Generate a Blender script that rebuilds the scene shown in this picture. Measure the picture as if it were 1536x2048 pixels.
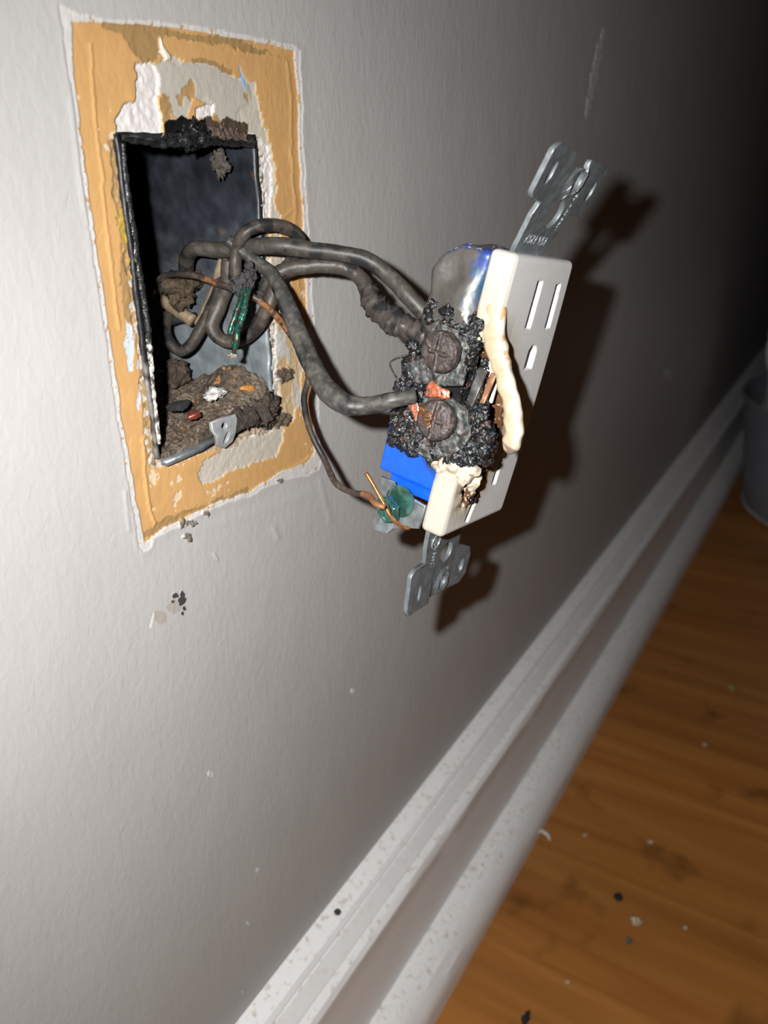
import bpy, bmesh, math, random
import numpy as np
from mathutils import Vector, Matrix, noise as mn

for o_ in list(bpy.data.objects): bpy.data.objects.remove(o_)
SC = bpy.context.scene
COL = SC.collection
MM = 0.001

# ------------------------------------------------------------------ camera
CR = np.array([[0.51361904, -0.85797338, -0.00878425],
               [-0.35201711, -0.20137365, -0.91407473],
               [0.78248286, 0.47257839, -0.40545065]])      # rows: right, down, forward
CC = np.array([-0.15721534, -0.14024713, 0.03275324])
FPX = 1650.0
cam = bpy.data.cameras.new('camera')
cam.sensor_fit = 'VERTICAL'; cam.sensor_height = 24.0
cam.lens = FPX / 2048 * 24.0
cam.clip_start = 0.005; cam.clip_end = 20
cam.dof.use_dof = True; cam.dof.focus_distance = 0.20; cam.dof.aperture_fstop = 11.5
camo = bpy.data.objects.new('camera', cam); COL.objects.link(camo)
M = Matrix.Identity(4)
for i in range(3):
    M[i][0] = CR[0][i]; M[i][1] = -CR[1][i]; M[i][2] = -CR[2][i]; M[i][3] = CC[i]
camo.matrix_world = M
SC.camera = camo

# ------------------------------------------------------------------ world, flash, exposure
w = bpy.data.worlds.new('night'); SC.world = w; w.use_nodes = True
w.node_tree.nodes['Background'].inputs[0].default_value = (0.55, 0.65, 1.0, 1)
w.node_tree.nodes['Background'].inputs[1].default_value = 0.0015
fl = bpy.data.lights.new('phone_flash', 'SPOT'); fl.shadow_soft_size = 0.0027
fl.energy = 4.9; fl.color = (1.0, 0.985, 0.96); fl.spot_size = math.radians(168); fl.spot_blend = 1.0
flo = bpy.data.objects.new('phone_flash', fl); COL.objects.link(flo)
FP = CC + CR.T @ np.array([-0.0188, -0.0108, 0.0])
FA = Vector(CR.T @ np.array([0.54, 0.21, 1.0]))
flo.matrix_world = Matrix.Translation(Vector(FP)) @ FA.to_track_quat('-Z', 'Y').to_matrix().to_4x4()
SC.view_settings.view_transform = 'Standard'; SC.view_settings.look = 'None'
SC.view_settings.gamma = 1; SC.view_settings.exposure = 0.0
SC.view_settings.use_curve_mapping = False

# ------------------------------------------------------------------ survey helpers
def ray(px, py):
    return CR.T @ np.array([(px - 768) / FPX, (py - 1024) / FPX, 1.0])
def at(px, py, y):
    d = ray(px, py); s = (y - CC[1]) / d[1]; return Vector(CC + s * d)
def proj_wall(x, y, z):
    X = np.stack([x, y, z], -1) - CC
    p = X @ CR.T
    return 768 + FPX * p[..., 0] / p[..., 2], 1024 + FPX * p[..., 1] / p[..., 2]

# ------------------------------------------------------------------ noise in numpy
def vnoise(x, y, seed=0):
    rs = np.random.RandomState(seed); T = rs.rand(256, 256)
    xi = np.floor(x).astype(int); yi = np.floor(y).astype(int)
    fx = x - xi; fy = y - yi; fx = fx * fx * (3 - 2 * fx); fy = fy * fy * (3 - 2 * fy)
    a = T[xi & 255, yi & 255]; b = T[(xi + 1) & 255, yi & 255]
    c = T[xi & 255, (yi + 1) & 255]; d = T[(xi + 1) & 255, (yi + 1) & 255]
    return (a * (1 - fx) + b * fx) * (1 - fy) + (c * (1 - fx) + d * fx) * fy
def fbm(x, y, scale, octs=4, seed=0):
    v = 0; a = 1; t = 0
    for i in range(octs):
        v = v + a * (vnoise(x / scale * 2 ** i + 17 * i, y / scale * 2 ** i + 9 * i, seed + i) - .5); t += a; a *= .55
    return v / t * 2
def inside(poly, x, y):
    r = np.zeros(x.shape, bool); n = len(poly)
    for i in range(n):
        x0, y0 = poly[i]; x1, y1 = poly[(i + 1) % n]
        if y0 == y1: continue
        c = ((y0 > y) != (y1 > y)) & (x < (x1 - x0) * (y - y0) / (y1 - y0) + x0)
        r ^= c
    return r
def segdist(pl, x, y):
    d = np.full(x.shape, 1e9)
    for (x0, y0), (x1, y1) in zip(pl[:-1], pl[1:]):
        dx, dy = x1 - x0, y1 - y0
        t = np.clip(((x - x0) * dx + (y - y0) * dy) / (dx * dx + dy * dy), 0, 1)
        d = np.minimum(d, np.hypot(x - x0 - t * dx, y - y0 - t * dy))
    return d
def n3(p, s, octs=3):
    return mn.fractal(Vector(p) / s, 0.6, 2.0, octs)
def off(p, k):
    return Vector(p) + Vector((k, k, k))

# ------------------------------------------------------------------ materials
def nodes(name):
    m = bpy.data.materials.new(name); m.use_nodes = True
    nt = m.node_tree; b = nt.nodes['Principled BSDF']
    return m, nt, b
def N(nt, t, **k):
    n = nt.nodes.new(t)
    for a, v in k.items(): setattr(n, a, v)
    return n
def mat(name, color=None, rough=.5, metal=0., bump=0., bscale=1000., bdist=.0002, var=.12, vscale=300., spec=.5, coat=0., attr=False, rattr=False, sparkle=0.):
    m, nt, b = nodes(name); L = nt.links.new
    tc = N(nt, 'ShaderNodeTexCoord')
    nz = N(nt, 'ShaderNodeTexNoise'); nz.inputs['Scale'].default_value = vscale; nz.inputs['Detail'].default_value = 5
    L(tc.outputs['Object'], nz.inputs['Vector'])
    mr = N(nt, 'ShaderNodeMapRange'); mr.inputs[1].default_value = .3; mr.inputs[2].default_value = .7
    mr.inputs[3].default_value = 1 - var; mr.inputs[4].default_value = 1 + var
    L(nz.outputs['Fac'], mr.inputs[0])
    mx = N(nt, 'ShaderNodeVectorMath', operation='SCALE')
    if attr:
        at_ = N(nt, 'ShaderNodeAttribute', attribute_name='Col'); L(at_.outputs['Color'], mx.inputs[0])
    else: mx.inputs[0].default_value = color
    L(mr.outputs[0], mx.inputs['Scale']); L(mx.outputs[0], b.inputs['Base Color'])
    b.inputs['Roughness'].default_value = rough; b.inputs['Metallic'].default_value = metal
    b.inputs['Specular IOR Level'].default_value = spec; b.inputs['Coat Weight'].default_value = coat
    b.inputs['Coat Roughness'].default_value = .08
    if rattr:
        r_ = N(nt, 'ShaderNodeAttribute', attribute_name='Rgh'); L(r_.outputs['Fac'], b.inputs['Roughness'])
    if bump:
        nb = N(nt, 'ShaderNodeTexNoise'); nb.inputs['Scale'].default_value = bscale; nb.inputs['Detail'].default_value = 4
        L(tc.outputs['Object'], nb.inputs['Vector'])
        bp = N(nt, 'ShaderNodeBump'); bp.inputs['Strength'].default_value = bump; bp.inputs['Distance'].default_value = bdist
        L(nb.outputs['Fac'], bp.inputs['Height']); L(bp.outputs[0], b.inputs['Normal'])
    return m

WALLC = (0.405, 0.395, 0.388)
def wall_bump(nt, b, tc, extra=None):
    L = nt.links.new
    mp = N(nt, 'ShaderNodeMapping'); mp.inputs['Scale'].default_value = (1, 1, .55)
    L(tc.outputs['Object'], mp.inputs[0])
    n1 = N(nt, 'ShaderNodeTexNoise'); n1.inputs['Scale'].default_value = 480; n1.inputs['Detail'].default_value = 2; n1.inputs['Distortion'].default_value = .6
    n2 = N(nt, 'ShaderNodeTexNoise'); n2.inputs['Scale'].default_value = 95; n2.inputs['Detail'].default_value = 2
    L(mp.outputs[0], n1.inputs['Vector']); L(mp.outputs[0], n2.inputs['Vector'])
    b1 = N(nt, 'ShaderNodeBump'); b1.inputs['Strength'].default_value = .8; b1.inputs['Distance'].default_value = .00016
    b2 = N(nt, 'ShaderNodeBump'); b2.inputs['Strength'].default_value = .5; b2.inputs['Distance'].default_value = .0004
    L(n1.outputs['Fac'], b1.inputs['Height']); L(n2.outputs['Fac'], b2.inputs['Height'])
    L(b2.outputs[0], b1.inputs['Normal']); L(b1.outputs[0], b.inputs['Normal'])
def m_wall():
    m, nt, b = nodes('grey_wall_paint'); L = nt.links.new
    tc = N(nt, 'ShaderNodeTexCoord')
    nz = N(nt, 'ShaderNodeTexNoise'); nz.inputs['Scale'].default_value = 22; L(tc.outputs['Object'], nz.inputs['Vector'])
    cr = N(nt, 'ShaderNodeValToRGB')
    cr.color_ramp.elements[0].position = .3; cr.color_ramp.elements[0].color = tuple(c * .97 for c in WALLC) + (1,)
    cr.color_ramp.elements[1].position = .7; cr.color_ramp.elements[1].color = tuple(c * 1.03 for c in WALLC) + (1,)
    L(nz.outputs['Fac'], cr.inputs[0]); L(cr.outputs[0], b.inputs['Base Color'])
    b.inputs['Roughness'].default_value = .52; b.inputs['Specular IOR Level'].default_value = .35
    wall_bump(nt, b, tc)
    return m
def m_patch():
    m, nt, b = nodes('layered_old_paint'); L = nt.links.new
    tc = N(nt, 'ShaderNodeTexCoord')
    nz = N(nt, 'ShaderNodeTexNoise'); nz.inputs['Scale'].default_value = 22; L(tc.outputs['Object'], nz.inputs['Vector'])
    cr = N(nt, 'ShaderNodeValToRGB')
    cr.color_ramp.elements[0].position = .3; cr.color_ramp.elements[0].color = (.97,) * 3 + (1,)
    cr.color_ramp.elements[1].position = .7; cr.color_ramp.elements[1].color = (1.03,) * 3 + (1,)
    L(nz.outputs['Fac'], cr.inputs[0])
    a = N(nt, 'ShaderNodeAttribute', attribute_name='Col')
    mu = N(nt, 'ShaderNodeVectorMath', operation='MULTIPLY'); L(a.outputs['Color'], mu.inputs[0]); L(cr.outputs[0], mu.inputs[1])
    L(mu.outputs[0], b.inputs['Base Color'])
    r = N(nt, 'ShaderNodeAttribute', attribute_name='Rgh'); L(r.outputs['Fac'], b.inputs['Roughness'])
    b.inputs['Specular IOR Level'].default_value = .35
    wall_bump(nt, b, tc)
    return m
def m_floor():
    m, nt, b = nodes('orange_wood_laminate'); L = nt.links.new
    tc = N(nt, 'ShaderNodeTexCoord'); mp = N(nt, 'ShaderNodeMapping')
    mp.inputs['Scale'].default_value = (1, .07, 1); mp.inputs['Rotation'].default_value = (0, 0, math.radians(5))
    L(tc.outputs['Object'], mp.inputs[0])
    g = N(nt, 'ShaderNodeTexNoise'); g.inputs['Scale'].default_value = 62; g.inputs['Detail'].default_value = 6; g.inputs['Distortion'].default_value = .8
    L(mp.outputs[0], g.inputs['Vector'])
    cr = N(nt, 'ShaderNodeValToRGB'); e = cr.color_ramp.elements
    e[0].position = .25; e[0].color = (.27, .095, .018, 1); e[1].position = .68; e[1].color = (.42, .175, .042, 1)
    L(g.outputs['Fac'], cr.inputs[0])
    p = N(nt, 'ShaderNodeTexNoise'); p.inputs['Scale'].default_value = 14; p.inputs['Detail'].default_value = 2
    L(mp.outputs[0], p.inputs['Vector'])
    k = N(nt, 'ShaderNodeTexNoise'); k.inputs['Scale'].default_value = 30; k.inputs['Detail'].default_value = 3; L(tc.outputs['Object'], k.inputs['Vector'])
    kr = N(nt, 'ShaderNodeMapRange'); kr.inputs[1].default_value = .28; kr.inputs[2].default_value = .42; kr.inputs[3].default_value = .55; kr.inputs[4].default_value = 1
    L(k.outputs['Fac'], kr.inputs[0])
    pr = N(nt, 'ShaderNodeMapRange'); pr.inputs[1].default_value = .3; pr.inputs[2].default_value = .7; pr.inputs[3].default_value = .72; pr.inputs[4].default_value = 1.2
    L(p.outputs['Fac'], pr.inputs[0])
    mm = N(nt, 'ShaderNodeMath', operation='MULTIPLY'); L(kr.outputs[0], mm.inputs[0]); L(pr.outputs[0], mm.inputs[1])
    mu = N(nt, 'ShaderNodeVectorMath', operation='SCALE'); L(cr.outputs[0], mu.inputs[0]); L(mm.outputs[0], mu.inputs['Scale'])
    L(mu.outputs[0], b.inputs['Base Color']); b.inputs['Roughness'].default_value = .42
    return m
def m_trim():
    m, nt, b = nodes('dusty_white_trim_paint'); L = nt.links.new
    tc = N(nt, 'ShaderNodeTexCoord')
    n1 = N(nt, 'ShaderNodeTexNoise'); n1.inputs['Scale'].default_value = 420; n1.inputs['Detail'].default_value = 5
    n2 = N(nt, 'ShaderNodeTexNoise'); n2.inputs['Scale'].default_value = 60
    L(tc.outputs['Object'], n1.inputs['Vector']); L(tc.outputs['Object'], n2.inputs['Vector'])
    # dust settles on faces that look up
    ge = N(nt, 'ShaderNodeNewGeometry'); sx = N(nt, 'ShaderNodeSeparateXYZ'); L(ge.outputs['True Normal'], sx.inputs[0])
    up = N(nt, 'ShaderNodeMapRange'); up.inputs[1].default_value = .55; up.inputs[2].default_value = .85; L(sx.outputs[2], up.inputs[0])
    sp = N(nt, 'ShaderNodeMapRange'); sp.inputs[1].default_value = .54; sp.inputs[2].default_value = .80; L(n1.outputs['Fac'], sp.inputs[0])
    mu = N(nt, 'ShaderNodeMath', operation='MULTIPLY'); L(up.outputs[0], mu.inputs[0]); L(sp.outputs[0], mu.inputs[1])
    mx = N(nt, 'ShaderNodeMix', data_type='RGBA'); L(mu.outputs[0], mx.inputs[0])
    mx.inputs[6].default_value = (.80, .79, .79, 1); mx.inputs[7].default_value = (.45, .36, .26, 1)
    L(mx.outputs[2], b.inputs['Base Color']); b.inputs['Roughness'].default_value = .45
    bp = N(nt, 'ShaderNodeBump'); bp.inputs['Strength'].default_value = .4; bp.inputs['Distance'].default_value = .0006
    L(n2.outputs['Fac'], bp.inputs['Height']); L(bp.outputs[0], b.inputs['Normal'])
    return m
MW = m_wall(); MP = m_patch(); MF = m_floor(); MT = m_trim()
M_steel = mat('galvanised_steel', (.20, .225, .24), rough=.40, metal=.6, bump=.35, bscale=900, bdist=.00012, var=.25, vscale=500)
M_steelattr = mat('sooted_box_steel', rough=.45, metal=.35, attr=True, bump=.4, bscale=420, bdist=.0004, var=.3, vscale=220)
M_face = mat('white_nylon', rough=.34, attr=True, var=.03, bump=.12, bscale=700, bdist=.0001)
M_body = mat('blue_plastic_scorched', rough=.33, attr=True, rattr=True, var=.12, vscale=500, bump=.3, bscale=900, bdist=.00015)
M_char = mat('glossy_char', rough=.16, attr=True, var=.5, vscale=900, bump=.8, bscale=2300, bdist=.00035, coat=.15)
M_wire = mat('sooty_insulation', rough=.48, attr=True, var=.12, vscale=700, bump=.28, bscale=1100, bdist=.00018, spec=.4)
M_copper = mat('aged_copper', rough=.38, metal=.7, attr=True, var=.3, vscale=800, bump=.4, bscale=1500, bdist=.0001)
M_screw = mat('burnt_screw', rough=.5, metal=.2, attr=True, var=.35, vscale=900, bump=.8, bscale=1300, bdist=.0004)
M_green = mat('green_plated_screw', (.10, .26, .22), rough=.2, metal=.85, var=.3, vscale=500)
M_debris = mat('crumbled_debris', rough=.9, attr=True, var=.45, vscale=900, bump=1., bscale=1600, bdist=.0009)
M_bin = mat('grey_plastic_bin', (.16, .17, .20), rough=.5, var=.1, vscale=60)
M_bag = mat('white_thin_plastic', (.62, .62, .64), rough=.4, var=.08, vscale=60)
M_corr = mat('corroded_plate', rough=.55, metal=.35, attr=True, var=.4, vscale=800, bump=.7, bscale=1000, bdist=.0004)

# ------------------------------------------------------------------ mesh helpers
def link(name, me, m=None, parent=None, smooth=True):
    o = bpy.data.objects.new(name, me); COL.objects.link(o)
    if m: me.materials.clear(); me.materials.append(m)
    if smooth: me.polygons.foreach_set('use_smooth', [True] * len(me.polygons))
    if parent: o.parent = parent
    return o
def tag(o, label, cat=None, group=None, kind=None):
    if label: o['label'] = label
    if cat: o['category'] = cat
    if group: o['group'] = group
    if kind: o['kind'] = kind
    return o
def empty(name, loc=(0, 0, 0)):
    o = bpy.data.objects.new(name, None); COL.objects.link(o); o.location = loc; o.empty_display_size = .01
    return o
def mesh(name, v, f):
    me = bpy.data.meshes.new(name); me.from_pydata([tuple(map(float, p)) for p in v], [], f); me.update(); return me
def setcol(me, cols, attr='Col'):
    a = me.color_attributes.get(attr) or me.color_attributes.new(attr, 'FLOAT_COLOR', 'POINT')
    c = np.ones((len(me.vertices), 4), np.float32); c[:, :3] = np.asarray(cols, np.float32).reshape(-1, 3) if np.asarray(cols).ndim > 1 else np.asarray(cols)
    a.data.foreach_set('color', c.ravel())
def setval(me, v, attr='Rgh'):
    a = me.attributes.get(attr) or me.attributes.new(attr, 'FLOAT', 'POINT')
    a.data.foreach_set('value', np.asarray(v, np.float32).ravel() if np.ndim(v) else np.full(len(me.vertices), v, np.float32))
def getco(me):
    a = np.empty(len(me.vertices) * 3, np.float32); me.vertices.foreach_get('co', a); return a.reshape(-1, 3).astype(float)
def setco(me, c):
    me.vertices.foreach_set('co', np.asarray(c, np.float32).ravel()); me.update()
def bm2me(name, bm):
    bmesh.ops.recalc_face_normals(bm, faces=bm.faces)
    me = bpy.data.meshes.new(name); bm.to_mesh(me); bm.free(); return me
def with_mods(me, mods):
    o = bpy.data.objects.new('tmp', me); COL.objects.link(o)
    for t, kw in mods:
        md = o.modifiers.new(t, t)
        for k, v in kw.items(): setattr(md, k, v)
    dg = bpy.context.evaluated_depsgraph_get()
    r = bpy.data.meshes.new_from_object(o.evaluated_get(dg)); bpy.data.objects.remove(o)
    return r
def remesh(me, vox, smooth=2):
    mods = [('REMESH', dict(mode='VOXEL', voxel_size=vox))]
    if smooth: mods.append(('SMOOTH', dict(factor=.5, iterations=smooth)))
    return with_mods(me, mods)
def boolean(me, cutters, op='DIFFERENCE'):
    for c in cutters:
        oc = bpy.data.objects.new('tmpc', c); COL.objects.link(oc)
        me = with_mods(me, [('BOOLEAN', dict(operation=op, object=oc, solver='EXACT'))])
        bpy.data.objects.remove(oc)
    return me
def box(bm, x0, x1, y0, y1, z0, z1, bev=0, seg=3):
    r = bmesh.ops.create_cube(bm, size=1)
    for v in r['verts']:
        v.co = Vector(((x0 + x1) / 2 + v.co.x * (x1 - x0), (y0 + y1) / 2 + v.co.y * (y1 - y0), (z0 + z1) / 2 + v.co.z * (z1 - z0)))
    if bev:
        es = list({e for v in r['verts'] for e in v.link_edges})
        bmesh.ops.bevel(bm, geom=es, offset=bev, segments=seg, affect='EDGES', profile=.5)
def prism(poly, axis, a, b):
    """extrude a 2-D polygon: axis names the extruded coordinate (0,1,2)"""
    ax = [i for i in range(3) if i != axis]; v = []
    for h in (a, b):
        for p in poly:
            q = [0, 0, 0]; q[ax[0]] = p[0]; q[ax[1]] = p[1]; q[axis] = h; v.append(q)
    n = len(poly)
    f = [list(range(n)), list(range(2 * n - 1, n - 1, -1))] + [[i, (i + 1) % n, n + (i + 1) % n, n + i] for i in range(n)]
    bm = bmesh.new(); vs = [bm.verts.new(p) for p in v]
    for q in f: bm.faces.new([vs[i] for i in q])
    return bm2me('prism', bm)
def plate(outer, holes, z0, thick, bev=.00012, name='plate'):
    """flat sheet with holes: 2-D filled curve extruded, lying in x-y"""
    cu = bpy.data.curves.new('c', 'CURVE'); cu.dimensions = '2D'; cu.fill_mode = 'BOTH'
    cu.extrude = thick / 2 - bev; cu.bevel_depth = bev; cu.bevel_resolution = 2; cu.offset = -bev
    for pl in [outer] + holes:
        s = cu.splines.new('POLY'); s.points.add(len(pl) - 1)
        for i, p in enumerate(pl): s.points[i].co = (p[0], p[1], 0, 1)
        s.use_cyclic_u = True
    o = bpy.data.objects.new('c', cu); COL.objects.link(o)
    dg = bpy.context.evaluated_depsgraph_get()
    me = bpy.data.meshes.new_from_object(o.evaluated_get(dg)); bpy.data.objects.remove(o); bpy.data.curves.remove(cu)
    c = getco(me); c[:, 2] += z0; setco(me, c); me.name = name
    return me
def textmesh(s, size, depth=.00008):
    cu = bpy.data.curves.new('t', 'FONT'); cu.body = s; cu.size = size; cu.extrude = depth; cu.align_x = 'CENTER'; cu.align_y = 'CENTER'
    o = bpy.data.objects.new('t', cu); COL.objects.link(o)
    dg = bpy.context.evaluated_depsgraph_get(); me = bpy.data.meshes.new_from_object(o.evaluated_get(dg))
    bpy.data.objects.remove(o); bpy.data.curves.remove(cu); return me
def merge(mes):
    bm = bmesh.new()
    for m_ in mes: bm.from_mesh(m_)
    me = bpy.data.meshes.new('m'); bm.to_mesh(me); bm.free(); return me
def circle(cx, cy, rx, ry=None, n=28, rot=0):
    ry = ry or rx; c, s = math.cos(rot), math.sin(rot)
    return [(cx + rx * math.cos(t) * c - ry * math.sin(t) * s, cy + rx * math.cos(t) * s + ry * math.sin(t) * c) for t in [2 * math.pi * i / n for i in range(n)]]
def spline(pts, step):
    """Catmull-Rom through rows of any width"""
    P = np.array(pts, float); P = np.vstack([2 * P[0] - P[1], P, 2 * P[-1] - P[-2]]); out = []
    for i in range(1, len(P) - 2):
        n = max(2, int(np.linalg.norm((P[i + 1] - P[i])[:3]) / step))
        for k in range(n):
            t = k / n; a, b, c, d = P[i - 1], P[i], P[i + 1], P[i + 2]
            out.append(.5 * (2 * b + (c - a) * t + (2 * a - 5 * b + 4 * c - d) * t * t + (3 * b - a - 3 * c + d) * t ** 3))
    out.append(P[-2]); return np.array(out)
def tube(name, pts, radii, colf, m, parent=None, flat=1.0, flatdir=(0, 0, 1), rough=.08, nscale=.003, seg=20, step=.0005, seed=0, ragged=None):
    """pts list of 3-vectors, radii list; colf(t, ang, p) -> rgb"""
    A = spline([list(p) + [r] for p, r in zip(pts, radii)], step)
    C = A[:, :3]; Rr = A[:, 3]; n = len(C)
    T = np.gradient(C, axis=0); T /= np.linalg.norm(T, axis=1)[:, None]
    up = np.array(flatdir, float); V = []; cols = []
    nrm = up - T[0] * (up @ T[0]); nrm /= np.linalg.norm(nrm)
    for i in range(n):
        nrm = nrm - T[i] * (nrm @ T[i]); nrm /= np.linalg.norm(nrm); bn = np.cross(T[i], nrm)
        for j in range(seg):
            a = 2 * math.pi * j / seg; d = math.cos(a) * nrm * flat + math.sin(a) * bn
            p = C[i] + d * Rr[i]
            k = 1 + rough * n3(off(p, seed), nscale, 4)
            if ragged: k += ragged(i / (n - 1), a, p)
            p = C[i] + d * Rr[i] * k
            V.append(p); cols.append(colf(i / (n - 1), a, p))
    F = [[i * seg + j, i * seg + (j + 1) % seg, (i + 1) * seg + (j + 1) % seg, (i + 1) * seg + j] for i in range(n - 1) for j in range(seg)]
    F += [list(range(seg))[::-1], [(n - 1) * seg + j for j in range(seg)]]
    me = mesh(name, V, F); setcol(me, cols); return link(name, me, m, parent)
def blob(c, r, sub=3, amp=.35, s=None, seed=0, stretch=(1, 1, 1), rot=None):
    bm = bmesh.new(); bmesh.ops.create_icosphere(bm, subdivisions=sub, radius=1)
    s = s or r; R_ = rot or Matrix.Identity(3); c = Vector(c)
    for v in bm.verts:
        d = v.co.normalized(); k = 1 + amp * n3(Vector((d.x * stretch[0], d.y * stretch[1], d.z * stretch[2])) * r + Vector((seed * .37, seed * .11, seed * .7)), s, 4)
        v.co = c + R_ @ Vector((d.x * stretch[0], d.y * stretch[1], d.z * stretch[2])) * (r * k)
    me = bpy.data.meshes.new('b'); bm.to_mesh(me); bm.free(); return me
def sheet(poly, normal_axis, h, thick, amp, ns, res=.0003, seed=0):
    """ragged thin scrap: polygon in two coordinates, really thick, crumpled"""
    me = prism(poly, normal_axis, h, h + thick)
    me = remesh(me, res, 1)
    c = getco(me)
    for i in range(len(c)):
        q = Vector(c[i]) + Vector((seed, seed * .3, 0)) * .01
        c[i][normal_axis] += amp * n3(q, ns, 2)
        k = mn.noise_vector(q / (ns * .35)); c[i] += np.array(k) * amp * .35
    setco(me, c); return me

# ================================================================== WALL AND PATCH
GX0, GX1, GZ0, GZ1 = -.0470, .0445, -.0850, .0660
OUT = [(116, 8), (150, 26), (210, 37), (330, 43), (450, 62), (540, 80), (590, 92), (600, 104), (604, 200), (607, 300), (614, 420), (622, 560), (630, 700), (637, 820), (641, 928), (636, 940), (610, 952), (560, 962), (530, 975), (500, 992), (460, 1002), (400, 1028), (350, 1056), (305, 1078), (300, 1096), (288, 1105), (276, 1094), (268, 1030), (256, 965), (236, 850), (219, 730), (200, 600), (180, 470), (162, 330), (148, 220), (140, 165), (131, 120), (124, 60)]
TAN = [(146, 46), (200, 44), (330, 52), (450, 72), (540, 88), (590, 102), (597, 200), (600, 300), (606, 420), (612, 560), (620, 700), (627, 820), (631, 905), (615, 925), (560, 945), (500, 984), (440, 1003), (380, 1030), (330, 1056), (292, 1086), (285, 1060), (270, 970), (247, 850), (230, 730), (211, 600), (192, 470), (172, 330), (158, 220), (146, 120)]
CREAM = [[(322, 122), (345, 125), (420, 130), (470, 150), (515, 168), (525, 205), (540, 270), (548, 320), (556, 420), (564, 500), (582, 570), (600, 650), (608, 740), (604, 800), (590, 840), (560, 858), (548, 820), (530, 500), (500, 285), (470, 250), (390, 190), (340, 185), (318, 150)],
         [(398, 950), (420, 915), (455, 895), (500, 868), (540, 850), (572, 862), (566, 895), (548, 918), (500, 930), (460, 945), (425, 968), (410, 972)],
         [(318, 100), (332, 94), (345, 112), (372, 118), (366, 126), (335, 122)]]
LIME = [(312, 128), (350, 122), (430, 135), (500, 170), (500, 200), (480, 225), (470, 250), (440, 235), (420, 190), (390, 195), (370, 240), (355, 235), (345, 195), (325, 180)]
PLASTER = [[(276, 126), (312, 125), (320, 150), (326, 178), (322, 200), (328, 225), (330, 268), (300, 272), (240, 274), (238, 240), (256, 206), (275, 203), (278, 170)],
           [(515, 288), (540, 290), (548, 400), (545, 440), (512, 440), (520, 380)],
           [(392, 215), (430, 208), (435, 230), (410, 240), (393, 232)]]
GLUE = [[(205, 42), (260, 40), (320, 56), (480, 80), (545, 100), (535, 108), (440, 88), (330, 72), (328, 98), (312, 122), (290, 126), (272, 108), (245, 70), (212, 55)],
        [(326, 182), (345, 186), (352, 215), (345, 245), (332, 252)], [(380, 120), (420, 118), (470, 140), (460, 155), (400, 138)],
        [(430, 225), (460, 235), (480, 262), (440, 262)],
        [(228, 285), (250, 300), (262, 420), (272, 540), (286, 640), (255, 650), (248, 590), (238, 480), (240, 400), (224, 330)],
        [(268, 1085), (330, 1040), (420, 1010), (500, 972), (500, 985), (420, 1020), (335, 1055), (290, 1085)]]
BLUEW = [[(254, 640), (268, 655), (270, 740), (262, 742), (250, 690)], [(272, 655), (292, 650), (298, 700), (300, 738), (276, 738), (280, 700), (270, 680)], [(282, 770), (290, 768), (285, 810), (280, 835), (278, 800)]]
HOLE = [(241, 274), (330, 282), (346, 262), (366, 258), (388, 262), (410, 266), (450, 262), (490, 276), (518, 288), (524, 340), (530, 430), (536, 520), (541, 620), (546, 720), (552, 800), (556, 838), (535, 858), (500, 866), (470, 884), (440, 892), (400, 897), (350, 905), (319, 918), (313, 880), (308, 830), (302, 740), (288, 640), (278, 560), (266, 480), (252, 390), (246, 330)]
RIDGES = [([(186, 88), (190, 200), (205, 330), (215, 440), (228, 560), (240, 660)], 3, .22), ([(288, 880), (294, 960), (304, 1030), (318, 1062), (400, 1030), (480, 1000), (560, 955), (620, 915)], 3, .30),
          ([(325, 60), (420, 92), (520, 108), (575, 120), (584, 200), (586, 320), (594, 430)], 3, .2), ([(560, 440), (590, 420), (600, 560), (608, 660)], 3, .15), ([(245, 300), (248, 400), (262, 500)], 3, .25)]
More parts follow.
